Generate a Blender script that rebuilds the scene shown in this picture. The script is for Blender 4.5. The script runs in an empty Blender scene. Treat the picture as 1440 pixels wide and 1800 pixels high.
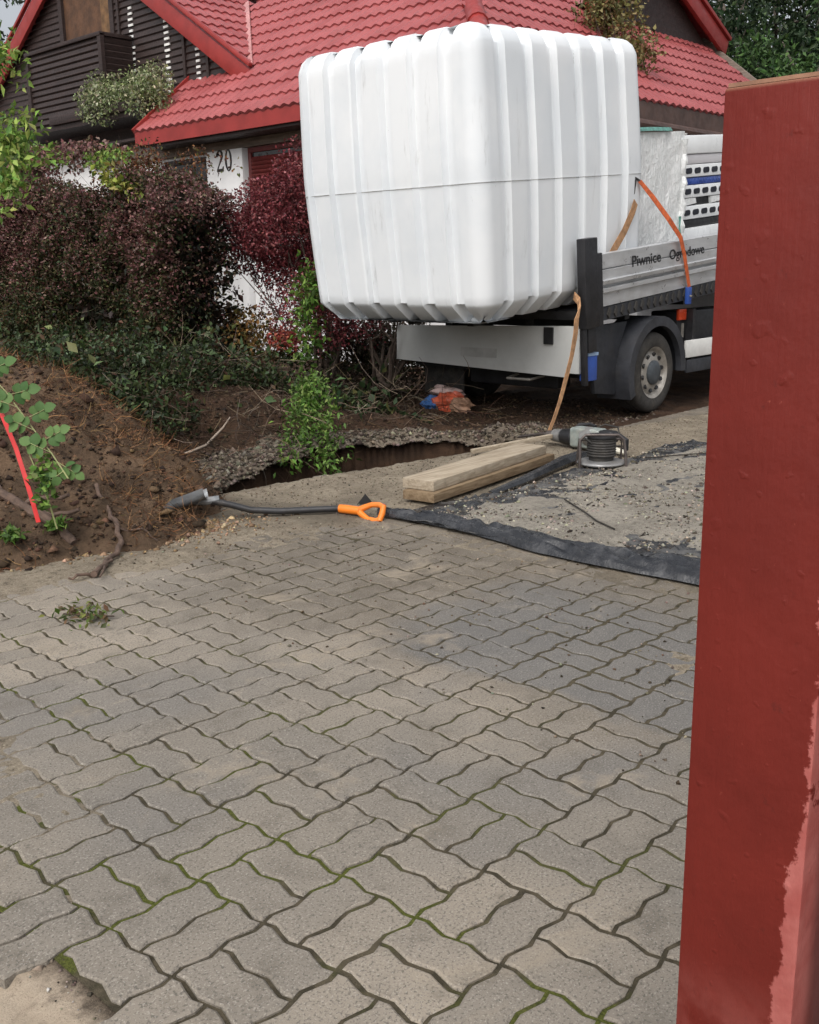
import bpy, bmesh, math, random
import numpy as np
from mathutils import Vector, Matrix

random.seed(7)
RNG = np.random.default_rng(11)
SC = bpy.context.scene
COL = SC.collection
PI = math.pi

# ------------------------------------------------------------------ camera
# x runs along the driveway (away, to the right), y across it (away, to the left), metres
cam_d = bpy.data.cameras.new('camera')
cam_d.sensor_fit = 'VERTICAL'
cam_d.sensor_height = 36.0
cam_d.lens = 36.0
cam_d.clip_start = 0.02
cam_d.clip_end = 600
cam = bpy.data.objects.new('camera', cam_d)
COL.objects.link(cam)
CAM = np.array([0.0, 0.0, 1.325])
RT = np.array([0.6807, -0.7323, -0.0163]); RT /= np.linalg.norm(RT)
FW = np.array([0.7092, 0.6646, -0.2353]); FW -= RT * (FW @ RT); FW /= np.linalg.norm(FW)
UP = np.cross(RT, FW)
cam.matrix_world = Matrix([[RT[0], UP[0], -FW[0], CAM[0]],
                           [RT[1], UP[1], -FW[1], CAM[1]],
                           [RT[2], UP[2], -FW[2], CAM[2]], [0, 0, 0, 1]])
SC.camera = cam

# ------------------------------------------------------------------ world, sun, exposure
SUN_EL, SUN_AZ = math.radians(52), math.radians(203)      # direction towards the sun, azimuth from +x
w = bpy.data.worlds.new('World')
SC.world = w
w.use_nodes = True
wn = w.node_tree
for n in list(wn.nodes):
    wn.nodes.remove(n)
sky = wn.nodes.new('ShaderNodeTexSky')
sky.sky_type = 'NISHITA'
sky.sun_disc = False
sky.sun_elevation = SUN_EL
sky.sun_rotation = PI / 2 - SUN_AZ
sky.air_density = 1.0
sky.dust_density = 6.0
sky.ozone_density = 1.0
hs = wn.nodes.new('ShaderNodeHueSaturation')
hs.inputs['Saturation'].default_value = 0.28
bg = wn.nodes.new('ShaderNodeBackground')
bg.inputs['Strength'].default_value = 0.155
wo = wn.nodes.new('ShaderNodeOutputWorld')
wn.links.new(sky.outputs[0], hs.inputs['Color'])
wn.links.new(hs.outputs[0], bg.inputs['Color'])
wn.links.new(bg.outputs[0], wo.inputs['Surface'])
sd = bpy.data.lights.new('sun', 'SUN')
sd.energy = 0.8
sd.angle = math.radians(70)
sd.color = (1.0, 0.97, 0.93)
sun = bpy.data.objects.new('sun', sd)
COL.objects.link(sun)
sun.location = (0, 0, 20)
sun.rotation_euler = Vector((math.cos(SUN_EL) * math.cos(SUN_AZ), math.cos(SUN_EL) * math.sin(SUN_AZ), math.sin(SUN_EL))).to_track_quat('Z', 'Y').to_euler()
vs = SC.view_settings
vs.view_transform = 'Standard'
vs.look = 'None'
vs.gamma = 1
vs.exposure = 0.30
vs.use_curve_mapping = False

# ------------------------------------------------------------------ helpers: noise
def _h(i, j, k):
    n = (i * 374761393 + j * 668265263 + k * 2147483647 % 1274126177) & 0xFFFFFFFF
    n = (n ^ (n >> 13)) * 1274126177 & 0xFFFFFFFF
    n = (n ^ (n >> 16)) & 0xFFFFFFFF
    return n / 4294967295.0

def vnoise(x, y, z=0.0):
    x, y, z = np.broadcast_arrays(np.asarray(x, float), np.asarray(y, float), np.asarray(z, float))
    xi, yi, zi = (np.floor(a).astype(np.int64) for a in (x, y, z))
    fx, fy, fz = x - xi, y - yi, z - zi
    fx, fy, fz = (a * a * (3 - 2 * a) for a in (fx, fy, fz))
    r = 0
    for a in (0, 1):
        for b in (0, 1):
            for c in (0, 1):
                r = r + _h(xi + a + 1000, yi + b + 1000, (zi + c + 1000) * 7919) * (fx if a else 1 - fx) * (fy if b else 1 - fy) * (fz if c else 1 - fz)
    return r

def fbm(x, y, z=0.0, o=4):
    s, a, t = 0, 1.0, 0
    for i in range(o):
        f = 2 ** i
        s = s + a * vnoise(np.asarray(x) * f + 17 * i, np.asarray(y) * f - 9 * i, np.asarray(z) * f)
        t += a
        a *= .5
    return s / t

def sstep(a, b, x):
    t = np.clip((np.asarray(x, float) - a) / (b - a), 0, 1)
    return t * t * (3 - 2 * t)

# ------------------------------------------------------------------ helpers: objects
WL = {}

def wl(o):
    return WL.get(o.name, Vector((0, 0, 0))) if o else Vector((0, 0, 0))

def tag(o, label=None, cat=None, group=None, kind=None):
    for k, v in (('label', label), ('category', cat), ('group', group), ('kind', kind)):
        if v:
            o[k] = v
    return o

def thing(name, loc, label, cat, group=None):
    o = bpy.data.objects.new(name, None)
    COL.objects.link(o)
    o.location = loc
    o.empty_display_size = .1
    WL[o.name] = Vector(loc)
    return tag(o, label, cat, group)

def link(name, me, parent=None, at=None):
    o = bpy.data.objects.new(name, me)
    COL.objects.link(o)
    if parent:
        o.parent = parent
        WL[o.name] = wl(parent)
    if at is not None:
        o.location = Vector(at) - wl(parent)
        WL[o.name] = Vector(at)
    return o

class MB:
    def __init__(self, xf=None):
        self.v, self.f, self.xf = [], [], xf

    def add(self, vs_, fs):
        b = len(self.v)
        if self.xf:
            vs_ = [self.xf(*p) for p in vs_]
        self.v += [tuple(p) for p in vs_]
        self.f += [tuple(i + b for i in q) for q in fs]
        return self

    def box(self, x0, x1, y0, y1, z0, z1):
        return self.add([(x, y, z) for z in (z0, z1) for y in (y0, y1) for x in (x0, x1)],
                        [(0, 2, 3, 1), (4, 5, 7, 6), (0, 1, 5, 4), (2, 6, 7, 3), (0, 4, 6, 2), (1, 3, 7, 5)])

    def obox(self, c, ax, ay, az):
        """box round c with half-axis vectors"""
        c, ax, ay, az = (np.array(t, float) for t in (c, ax, ay, az))
        return self.add([c + i * ax + j * ay + k * az for k in (-1, 1) for j in (-1, 1) for i in (-1, 1)],
                        [(0, 2, 3, 1), (4, 5, 7, 6), (0, 1, 5, 4), (2, 6, 7, 3), (0, 4, 6, 2), (1, 3, 7, 5)])

    def beam(self, a, b, wd, h, up=(0, 0, 1)):
        a, b, up = (np.array(t, float) for t in (a, b, up))
        d = b - a
        L = np.linalg.norm(d)
        d /= L
        s = np.cross(d, up); s /= np.linalg.norm(s)
        u = np.cross(s, d)
        return self.obox((a + b) / 2, d * L / 2, s * wd / 2, u * h / 2)

    def tube(self, pts, r, n=8, cap=True):
        pts = [np.array(p, float) for p in pts]
        m = len(pts)
        r = [r] * m if np.isscalar(r) else list(r)
        vs_, fs = [], []
        ref = None
        for i in range(m):
            d = pts[min(i + 1, m - 1)] - pts[max(i - 1, 0)]
            d /= (np.linalg.norm(d) + 1e-9)
            if ref is None:
                ref = np.array([0, 0, 1.0]) if abs(d[2]) < .9 else np.array([1.0, 0, 0])
            s = np.cross(d, ref); s /= (np.linalg.norm(s) + 1e-9)
            ref = np.cross(s, d)
            for k in range(n):
                a = 2 * PI * k / n
                vs_.append(pts[i] + r[i] * (math.cos(a) * s + math.sin(a) * ref))
        for i in range(m - 1):
            for k in range(n):
                k2 = (k + 1) % n
                fs.append((i * n + k, i * n + k2, (i + 1) * n + k2, (i + 1) * n + k))
        if cap:
            fs.append(tuple(range(n))[::-1])
            fs.append(tuple((m - 1) * n + k for k in range(n)))
        return self.add(vs_, fs)

    def ribbon(self, pts, wvec, th=.003):
        """flat band along pts, wvec = half-width vectors (one or per point), with thickness"""
        pts = [np.array(p, float) for p in pts]
        m = len(pts)
        ws = [np.array(wvec, float)] * m if np.ndim(wvec) == 1 else [np.array(q, float) for q in wvec]
        vs_, fs = [], []
        for i in range(m):
            d = pts[min(i + 1, m - 1)] - pts[max(i - 1, 0)]
            n = np.cross(d, ws[i]); n = n / (np.linalg.norm(n) + 1e-9) * th
            vs_ += [pts[i] - ws[i], pts[i] + ws[i], pts[i] + ws[i] + n, pts[i] - ws[i] + n]
        for i in range(m - 1):
            for k in range(4):
                k2 = (k + 1) % 4
                fs.append((4 * i + k, 4 * i + k2, 4 * i + 4 + k2, 4 * i + 4 + k))
        fs += [(3, 2, 1, 0), (4 * m - 4, 4 * m - 3, 4 * m - 2, 4 * m - 1)]
        return self.add(vs_, fs)

    def lathe(self, prof, c, axis=(0, 0, 1), n=32, cap=True):
        """prof: (radius, along axis)"""
        c, ax = np.array(c, float), np.array(axis, float)
        ax /= np.linalg.norm(ax)
        s = np.cross(ax, (0, 0, 1) if abs(ax[2]) < .9 else (1, 0, 0)); s /= np.linalg.norm(s)
        t = np.cross(ax, s)
        m = len(prof)
        vs_ = [c + ax * h + r * (math.cos(2 * PI * k / n) * s + math.sin(2 * PI * k / n) * t) for r, h in prof for k in range(n)]
        fs = [(i * n + k, i * n + (k + 1) % n, (i + 1) * n + (k + 1) % n, (i + 1) * n + k) for i in range(m - 1) for k in range(n)]
        if cap:
            fs += [tuple(range(n))[::-1], tuple((m - 1) * n + k for k in range(n))]
        return self.add(vs_, fs)

    def prism(self, poly, fn, d0, d1):
        """poly of (a,b); fn(a,b,d) -> xyz, extruded d0..d1"""
        n = len(poly)
        vs_ = [fn(a, b, d) for d in (d0, d1) for a, b in poly]
        fs = [tuple(range(n))[::-1], tuple(range(n, 2 * n))] + [(i, (i + 1) % n, n + (i + 1) % n, n + i) for i in range(n)]
        return self.add(vs_, fs)

    def build(self, name, mat, parent=None, bevel=0, smooth=False, seg=2, angle=35):
        o0 = wl(parent)
        me = bpy.data.meshes.new(name)
        me.from_pydata([(x - o0.x, y - o0.y, z - o0.z) for x, y, z in self.v], [], self.f)
        bm = bmesh.new()
        bm.from_mesh(me)
        bmesh.ops.recalc_face_normals(bm, faces=bm.faces)
        if bevel:
            ed = [e for e in bm.edges if len(e.link_faces) == 2 and e.calc_face_angle(0) > .5]
            bmesh.ops.bevel(bm, geom=ed, offset=bevel, segments=seg, profile=.6, affect='EDGES', clamp_overlap=True)
        bm.to_mesh(me)
        bm.free()
        if smooth or bevel:
            me.shade_smooth()
            me.set_sharp_from_angle(angle=math.radians(angle))
        if mat:
            me.materials.append(mat)
        return link(name, me, parent)

def grid_mesh(name, xs, ys, Z, mat, parent=None, smooth=True, keep=None, attr=None):
    nx, ny = len(xs), len(ys)
    X, Y = np.meshgrid(xs, ys, indexing='ij')
    V = np.stack([X, Y, Z], -1).reshape(-1, 3)
    i = (np.arange(nx - 1)[:, None] * ny + np.arange(ny - 1)[None]).ravel()
    F = np.stack([i, i + ny, i + ny + 1, i + 1], 1)
    if keep is not None:
        k = keep.ravel()
        F = F[k[F].any(1)]
        used = np.zeros(len(V), bool); used[F.ravel()] = True
        idx = np.cumsum(used) - 1
        V, F = V[used], idx[F]
        if attr is not None:
            attr = attr.reshape(-1, attr.shape[-1])[used]
    return np_mesh(name, V, F, mat, parent, smooth, attr)

def np_mesh(name, V, F, mat, parent=None, smooth=False, col=None):
    o0 = wl(parent)
    V = np.asarray(V, np.float64) - np.array(o0)
    F = np.asarray(F, np.int32)
    me = bpy.data.meshes.new(name)
    me.vertices.add(len(V))
    me.vertices.foreach_set('co', V.astype(np.float32).ravel())
    k = F.shape[1]
    me.loops.add(F.size)
    me.loops.foreach_set('vertex_index', F.ravel())
    me.polygons.add(len(F))
    me.polygons.foreach_set('loop_start', np.arange(0, F.size, k, dtype=np.int32))
    me.polygons.foreach_set('loop_total', np.full(len(F), k, np.int32))
    if smooth:
        me.polygons.foreach_set('use_smooth', np.ones(len(F), bool))
    if col is not None:
        at = me.attributes.new('tint', 'FLOAT_COLOR', 'POINT')
        c = np.ones((len(V), 4), np.float32)
        c[:, :col.shape[-1]] = col
        at.data.foreach_set('color', c.ravel())
    me.update(calc_edges=True)
    me.validate()
    if mat:
        me.materials.append(mat)
    return link(name, me, parent)

def unit(a):
    return a / (np.linalg.norm(a, axis=-1, keepdims=True) + 1e-9)

def leaves(name, P, size, mat, parent, col, aspect=.5, fold=.18, up=.4, hang=0.0, out=None, kind='stuff'):
    """N folded leaf blades standing at P; col (N,3)"""
    N = len(P)
    size = np.broadcast_to(np.asarray(size, float), (N,)) * RNG.uniform(.65, 1.25, N)
    d = RNG.normal(size=(N, 3))
    if out is not None:
        d = d * .8 + out
    d[:, 2] -= hang
    d = unit(d)
    nrm = RNG.normal(size=(N, 3)); nrm[:, 2] += up * 2
    s = unit(np.cross(d, nrm))
    n = np.cross(s, d)
    L = size[:, None]
    a = P
    m = P + d * L * .45
    hw = s * L * aspect * .5
    V = np.stack([a, m + hw + n * L * fold * .5, P + d * L - n * L * .08, m - hw + n * L * fold * .5], 1).reshape(-1, 3)
    b = np.arange(N)[:, None] * 4
    F = np.concatenate([b + [0, 1, 2], b + [0, 2, 3]], 1).reshape(-1, 3)
    o = np_mesh(name, V, F, mat, parent, False, np.repeat(col, 4, 0))
    if kind:
        o['kind'] = kind
    return o

def fibres(name, P, D, L, wd, mat, parent, col, curl=.4, kind='stuff'):
    """thin bent ribbons (roots, stems, straws)"""
    N = len(P)
    D = unit(D)
    s = unit(np.cross(D, RNG.normal(size=(N, 3))))
    b = unit(np.cross(D, s))
    L = np.asarray(L)[:, None]
    c1 = RNG.normal(size=(N, 1)) * curl
    c2 = RNG.normal(size=(N, 1)) * curl
    rows = []
    for t in (0, .33, .66, 1.0):
        q = P + D * L * t + b * L * c1 * (t * t) + s * L * c2 * t * (1 - t)
        hw = b * .5 * wd * (1 - .6 * t) + s * .25 * wd
        rows += [q - hw, q + hw]
    V = np.stack(rows, 1).reshape(-1, 3)
    k = np.arange(N)[:, None] * 8
    F = np.concatenate([k + [2 * i, 2 * i + 1, 2 * i + 3, 2 * i + 2] for i in range(3)], 1).reshape(-1, 4)
    o = np_mesh(name, V, F, mat, parent, False, np.repeat(col, 8, 0))
    if kind:
        o['kind'] = kind
    return o

OCT = np.array([[1, 0, 0], [-1, 0, 0], [0, 1, 0], [0, -1, 0], [0, 0, 1], [0, 0, -1]], float)
OCTF = np.array([[0, 2, 4], [2, 1, 4], [1, 3, 4], [3, 0, 4], [2, 0, 5], [1, 2, 5], [3, 1, 5], [0, 3, 5]])

def lumps(name, P, size, mat, parent, col, kind='stuff', flat=.7):
    N = len(P)
    S = np.broadcast_to(np.asarray(size, float), (N,))[:, None, None]
    q = OCT[None] * RNG.uniform(.55, 1.15, (N, 6, 3)) + RNG.normal(size=(N, 6, 3)) * .18
    q[..., 2] *= flat
    V = (P[:, None] + q * S).reshape(-1, 3)
    F = (np.arange(N)[:, None, None] * 6 + OCTF[None]).reshape(-1, 3)
    o = np_mesh(name, V, F, mat, parent, False, np.repeat(col, 6, 0))
    if kind:
        o['kind'] = kind
    return o

def tints(N, cols, wts=None, jit=.25):
    cols = np.array(cols, float)
    i = RNG.choice(len(cols), N, p=wts)
    return np.clip(cols[i] * (1 + RNG.normal(size=(N, 1)) * jit) * (1 + RNG.normal(size=(N, 3)) * .06), .003, .9)

# ------------------------------------------------------------------ helpers: materials
class NT:
    def __init__(self, name):
        self.m = bpy.data.materials.new(name)
        self.m.use_nodes = True
        self.t = self.m.node_tree
        self.b = self.t.nodes['Principled BSDF']
        self.pos = self.n('ShaderNodeNewGeometry').outputs['Position']

    def n(self, kind, **kw):
        x = self.t.nodes.new(kind)
        for k, v in kw.items():
            setattr(x, k, v)
        return x

    def set(self, sock, v):
        if hasattr(v, 'is_linked'):
            self.t.links.new(v, sock)
        elif isinstance(v, (tuple, list)) and len(v) == 3 and sock.type == 'RGBA':
            sock.default_value = (*v, 1)
        else:
            sock.default_value = v

    def noise(self, scale, detail=5, rough=.6, vec=None, stretch=None, dist=0):
        x = self.n('ShaderNodeTexNoise')
        v = vec or self.pos
        if stretch:
            mp = self.n('ShaderNodeMapping')
            mp.inputs['Scale'].default_value = stretch
            self.set(mp.inputs['Vector'], v)
            v = mp.outputs[0]
        self.set(x.inputs['Vector'], v)
        x.inputs['Scale'].default_value = scale
        x.inputs['Detail'].default_value = detail
        x.inputs['Roughness'].default_value = rough
        x.inputs['Distortion'].default_value = dist
        return x.outputs['Fac']

    def ramp(self, fac, a, b, lo=0.0, hi=1.0):
        x = self.n('ShaderNodeMapRange')
        x.interpolation_type = 'SMOOTHSTEP'
        self.set(x.inputs['Value'], fac)
        x.inputs['From Min'].default_value = a
        x.inputs['From Max'].default_value = b
        x.inputs['To Min'].default_value = lo
        x.inputs['To Max'].default_value = hi
        return x.outputs['Result']

    def mix(self, fac, a, b, mode='MIX'):
        x = self.n('ShaderNodeMix', data_type='RGBA', blend_type=mode)
        self.set(x.inputs['Factor'], fac)
        self.set(x.inputs['A'] if False else x.inputs[6], a)
        self.set(x.inputs[7], b)
        return x.outputs[2]

    def math(self, op, a, b=0.0):
        x = self.n('ShaderNodeMath', operation=op)
        self.set(x.inputs[0], a)
        self.set(x.inputs[1], b)
        return x.outputs[0]

    def xyz(self):
        s = self.n('ShaderNodeSeparateXYZ')
        self.set(s.inputs[0], self.pos)
        return s.outputs

    def bump(self, h, strength=.3, dist=.01, prev=None):
        x = self.n('ShaderNodeBump')
        x.inputs['Strength'].default_value = strength
        x.inputs['Distance'].default_value = dist
        self.set(x.inputs['Height'], h)
        if prev:
            self.set(x.inputs['Normal'], prev)
        return x.outputs['Normal']

    def out(self, col, rough=.7, normal=None, metal=0.0, spec=.5):
        self.set(self.b.inputs['Base Color'], col)
        self.set(self.b.inputs['Roughness'], rough)
        self.set(self.b.inputs['Metallic'], metal)
        self.set(self.b.inputs['Specular IOR Level'], spec)
        if normal:
            self.set(self.b.inputs['Normal'], normal)
        return self.m

def simple(name, col, rough=.6, var=.25, scale=6, bs=60, bump=.15, metal=0.0, dirt=None, dirt_amt=.5, spec=.5, stretch=None, bd=.004):
    t = NT(name)
    a = tuple(c * (1 - var) for c in col)
    b = tuple(min(1, c * (1 + var)) for c in col)
    c = t.mix(t.ramp(t.noise(scale, stretch=stretch), .3, .7), a, b)
    if dirt:
        c = t.mix(t.ramp(t.noise(scale * .6 + 2, 8, .7), .55 - .2 * dirt_amt, .8, 0, dirt_amt), c, dirt)
    r = t.ramp(t.noise(scale * 3), .3, .7, max(0, rough - .12), min(1, rough + .12))
    return t.out(c, r, t.bump(t.noise(bs, 4, stretch=stretch), bump, bd), metal, spec)

def leafmat(name, rough=.55, trans=.25, spec=.3):
    t = NT(name)
    a = t.n('ShaderNodeAttribute', attribute_name='tint')
    c = a.outputs['Color']
    t.out(c, rough, None, 0, spec)
    tr = t.n('ShaderNodeBsdfTranslucent')
    t.set(tr.inputs['Color'], c)
    mx = t.n('ShaderNodeMixShader')
    mx.inputs[0].default_value = trans
    t.t.links.new(t.b.outputs[0], mx.inputs[1])
    t.t.links.new(tr.outputs[0], mx.inputs[2])
    t.t.links.new(mx.outputs[0], t.t.nodes['Material Output'].inputs['Surface'])
    return t.m

def tintmat(name, rough=.9, bump=.4, bs=150):
    t = NT(name)
    a = t.n('ShaderNodeAttribute', attribute_name='tint')
    c = t.mix(t.ramp(t.noise(40), .3, .7), a.outputs['Color'], (.6, .6, .6), 'MULTIPLY')
    return t.out(c, rough, t.bump(t.noise(bs, 3), bump, .004), 0, .25)

LEAF = leafmat('leaf')
TINT = tintmat('crumb')
TWIG = simple('twig_bark', (.07, .05, .038), .85, .35, 20, 80, .5)
BARK = simple('tree_bark', (.09, .075, .06), .9, .3, 10, 40, .6, bd=.02)

# ---- paving
def paver_mat():
    t = NT('concrete_paver')
    oi = t.n('ShaderNodeObjectInfo').outputs['Random']
    g = t.n('ShaderNodeNewGeometry').outputs['Random Per Island']
    r = t.math('FRACT', t.math('ADD', oi, g))
    big = t.noise(.75, 3, .5)
    c = t.mix(t.ramp(big, .38, .62), (.212, .187, .154), (.287, .247, .197))
    c = t.mix(t.ramp(r, 0, 1, 0, .55), c, (.165, .150, .130))
    # grey, damp stretch of stones with a broad soft outline
    c = t.mix(t.ramp(t.noise(1.1, 2, .5, dist=.6), .52, .66, 0, .6), c, (.150, .142, .132))
    c = t.mix(t.ramp(t.noise(7, 6, .7), .48, .72, 0, .6), c, (.115, .10, .08))
    x = t.xyz()
    far = t.ramp(t.math('ADD', x[0], t.math('MULTIPLY', t.math('SUBTRACT', t.noise(1.4, 5, .65), .5), 2.2)), 2.0, 3.1, 0, .75)
    c = t.mix(far, c, t.mix(t.ramp(t.noise(5, 6, .7, dist=.6), .35, .65), (.085, .068, .048), (.165, .138, .105)))
    nx = t.math('ADD', x[0], t.math('MULTIPLY', t.math('SUBTRACT', t.noise(3, 4, .6), .5), .25))
    ny = t.math('ADD', x[1], t.math('MULTIPLY', t.math('SUBTRACT', t.noise(2.2, 5, .65), .5), .8))
    damp = t.math('MULTIPLY', t.math('MULTIPLY', t.ramp(nx, 2.44, 2.52), t.ramp(nx, 3.2, 3.7, 1, 0)), t.ramp(ny, 2.35, 2.65, 1, 0))
    c = t.mix(t.math('MULTIPLY', damp, .72), c, (.125, .124, .122))
    c = t.mix(t.ramp(t.noise(150, 3, .6), .52, .64, 0, .75), c, (.095, .086, .074))
    c = t.mix(t.ramp(t.noise(210, 2, .5, dist=.3), .57, .68, 0, .5), c, (.40, .37, .325))
    c = t.mix(t.ramp(t.noise(2.2, 5, .7, dist=.5), .56, .70, 0, .5), c, (.33, .275, .205))
    c = t.mix(t.ramp(t.noise(18, 5, .75), .66, .74, 0, .55), c, (.07, .062, .05))
    n = t.bump(t.noise(300, 3, .7), .5, .0022)
    n = t.bump(t.noise(45, 5, .6), .35, .004, n)
    return t.out(c, t.ramp(t.noise(3), .35, .65, .62, .85), n, 0, .3)

def joint_mat():
    t = NT('joint_earth')
    c = t.mix(t.ramp(t.noise(26, 5), .35, .65), (.050, .043, .029), (.10, .083, .056))
    m = t.ramp(t.noise(2.6, 4, .6, dist=.4), .46, .58)
    green = t.mix(t.ramp(t.noise(160, 4, .7), .3, .7), (.045, .055, .012), (.115, .125, .028))
    x = t.xyz()
    near = t.ramp(x[0], 1.2, 2.6, 1, .05)
    c = t.mix(t.math('MULTIPLY', m, near), c, green)
    return t.out(c, .95, t.bump(t.noise(220, 4, .7), .9, .006), 0, .15)

def sand_mat(name, a, b, d, wet=None):
    t = NT(name)
    c = t.mix(t.ramp(t.noise(3.2, 6, .65), .35, .65), a, b)
    c = t.mix(t.ramp(t.noise(26, 7, .8), .48, .64, 0, .85), c, d)
    c = t.mix(t.ramp(t.noise(150, 3, .6), .52, .70, 0, .65), c, tuple(min(1, v * 1.6) for v in b))
    if wet:
        c = t.mix(t.ramp(t.noise(1.0, 3, .5, dist=.5), .5, .66, 0, .8), c, wet)
    n = t.bump(t.noise(120, 6, .75), .8, .008)
    n = t.bump(t.noise(28, 5, .7), .5, .015, n)
    return t.out(c, .92, n, 0, .25)

def street_mat():
    t = NT('street_sand')
    a, b, d = (.34, .27, .20), (.46, .38, .29), (.15, .12, .09)
    c = t.mix(t.ramp(t.noise(3.2, 6, .65), .35, .65), a, b)
    c = t.mix(t.ramp(t.noise(34, 6, .75), .5, .72, 0, .75), c, d)
    x = t.xyz()
    wob = t.math('ADD', x[0], t.math('MULTIPLY', t.math('SUBTRACT', t.noise(7, 6, .75), .5), .22))
    c = t.mix(t.ramp(wob, .74, .82), c, t.mix(t.ramp(t.noise(40, 6, .75), .35, .65), (.045, .034, .024), (.13, .10, .072)))
    return t.out(c, .92, t.bump(t.noise(110, 6, .75), .9, .01), 0, .25)

def soil_mat(name='soil', a=(.040, .024, .016), b=(.080, .046, .028), d=(.018, .011, .008)):
    t = NT(name)
    c = t.mix(t.ramp(t.noise(5, 6, .65), .32, .68), a, b)
    c = t.mix(t.ramp(t.noise(42, 6, .75), .5, .75, 0, .7), c, d)
    c = t.mix(t.ramp(t.noise(95, 4, .7), .6, .8, 0, .5), c, (.19, .13, .085))
    n = t.bump(t.noise(60, 8, .8), .9, .03)
    return t.out(c, .95, n, 0, .2)

PAVER, JOINT, SOIL = paver_mat(), joint_mat(), soil_mat()
SAND = sand_mat('sandy_dirt', (.165, .137, .102), (.25, .212, .158), (.07, .055, .038), (.095, .08, .06))
STREET = street_mat()
MOUND = soil_mat('heap_soil', (.078, .052, .034), (.19, .124, .078), (.026, .018, .013))

# ------------------------------------------------------------------ ground, driveway, pit
def near_y(x):           # broken paving edge along the pit
    return 4.93 - .155 * (x - 3.6) + .05 * (vnoise(x * 5, 3.3) - .5) + .03 * (vnoise(x * 17, 1.3) - .5)

def pit_w(x):
    return np.interp(x, [3.4, 3.7, 4.1, 4.5, 4.8, 5.05, 5.3, 5.5, 5.7, 6.0, 6.35], [0, .32, .64, .82, .90, .96, 1.05, 1.05, .92, .66, 0]) + .07 * (vnoise(x * 4.1, 8.8) - .5)

def ground_z(X, Y):
    ny = near_y(X)
    far = ny + np.maximum(pit_w(X), 0)
    inx = (X > 3.4) & (X < 6.45)
    pit = inx & (Y > ny + .0) & (Y < far)
    z = np.full(X.shape, -.04)
    n = fbm(X * 2.2, Y * 2.2, o=5) - .5
    soil = sstep(0, .25, Y - ny)
    bank = .36 * sstep(.0, .75, Y - (far + .40)) * sstep(2.2, 3.6, X) * (1 - .92 * sstep(5.0, 6.5, X - .5 * sstep(6.6, 7.6, Y)))
    z = z + soil * (.02 + bank + n * .16 * (1 - sstep(9, 12, X)))
    z = z + soil * .05 * (fbm(X * 9, Y * 9, o=4) - .5)
    # scooped underside of the bank
    z = np.where(pit, -1.5 + .3 * n, z)
    # street side, slightly lower
    z = np.where(X < .8, -.045, z)
    return z

xs = np.concatenate([np.linspace(-60, 1.2, 40), np.arange(1.3, 10.0, .035), np.linspace(10.1, 26, 60), np.linspace(28, 160, 30)])
ys = np.concatenate([np.linspace(-70, 3.0, 40), np.arange(3.1, 9.6, .035), np.linspace(9.7, 24, 60), np.linspace(26, 160, 30)])
Xg, Yg = np.meshgrid(xs, ys, indexing='ij')
tag(grid_mesh('ground', xs, ys, ground_z(Xg, Yg), SOIL), 'bare brown soil of the garden round the driveway and pit', kind='structure')

# street edge: pinkish sand in front of the paving
xs = np.concatenate([np.linspace(-25, -.2, 12), np.arange(-.15, 1.0, .02)])
ys = np.concatenate([np.linspace(-25, -.1, 12), np.arange(0, 4.4, .02), np.linspace(4.5, 25, 10)])
Xg, Yg = np.meshgrid(xs, ys, indexing='ij')
zs = -.022 + .02 * (fbm(Xg * 5, Yg * 5, o=5) - .5) + .012 * sstep(.75, .3, Xg)
zs = np.where(Xg > .72, np.maximum(zs, -.010 + .012 * (fbm(Xg * 16, Yg * 16, o=4) - .5)), zs) - .03 * sstep(.93, .99, Xg)
tag(grid_mesh('street_verge', xs, ys, zs, STREET), 'pinkish sand verge along the street edge of the paving', kind='structure')

# driveway: joint bed, pavers, dirt
drive = grid_mesh('driveway', np.linspace(.87, 14, 60), np.linspace(-6, 4.9, 60), np.zeros((60, 60)) - .004, None)
bpy.data.objects.remove(drive)
xs = np.arange(.80, 14.0, .05)
ys = np.arange(-6, 5.6, .05)
Xg, Yg = np.meshgrid(xs, ys, indexing='ij')
zj = -.0052 + .008 * (fbm(Xg * 9, Yg * 9, o=3) - .5) + .004 * sstep(2.1, 3.3, Xg + 1.2 * (fbm(Xg * 1.7, Yg * 1.7, 5.0, 4) - .5))
zj = np.minimum(zj, -.0022)
inside = (Yg < np.where(Xg < 3.5, 5.5, near_y(Xg) - .03)) & (Yg < np.where(Xg > 6.3, 4.62 + (Xg - 6.3) * .05, 9))
drive = grid_mesh('driveway', xs, ys, zj, JOINT, keep=inside)
drive['kind'] = 'structure'
drive['label'] = 'driveway of grey interlocking concrete pavers with mossy joints'
S = .225
OX, OY = 1.149, 1.739

def tri(t):              # zigzag with a period of half a cell
    t = (t / (S / 2)) % 1.0
    return 4 * t if t < .25 else (2 - 4 * t if t < .75 else 4 * t - 4)

AMP = .0072

def paver_outline(x0, x1, y0, y1):
    """zigzag outline in cell units of metres, counter-clockwise"""
    pts = []
    q = S / 8
    nx, ny = round((x1 - x0) / q), round((y1 - y0) / q)
    for i in range(nx):
        x = x0 + i * q
        pts.append((x, y0 + AMP * tri(x - x0)))
    for i in range(ny):
        y = y0 + i * q
        pts.append((x1 - AMP * tri(y - y0), y))
    for i in range(nx):
        x = x1 - i * q
        pts.append((x, y1 + AMP * tri(x - x0)))
    for i in range(ny):
        y = y1 - i * q
        pts.append((x0 - AMP * tri(y - y0), y))
    return pts

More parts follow.
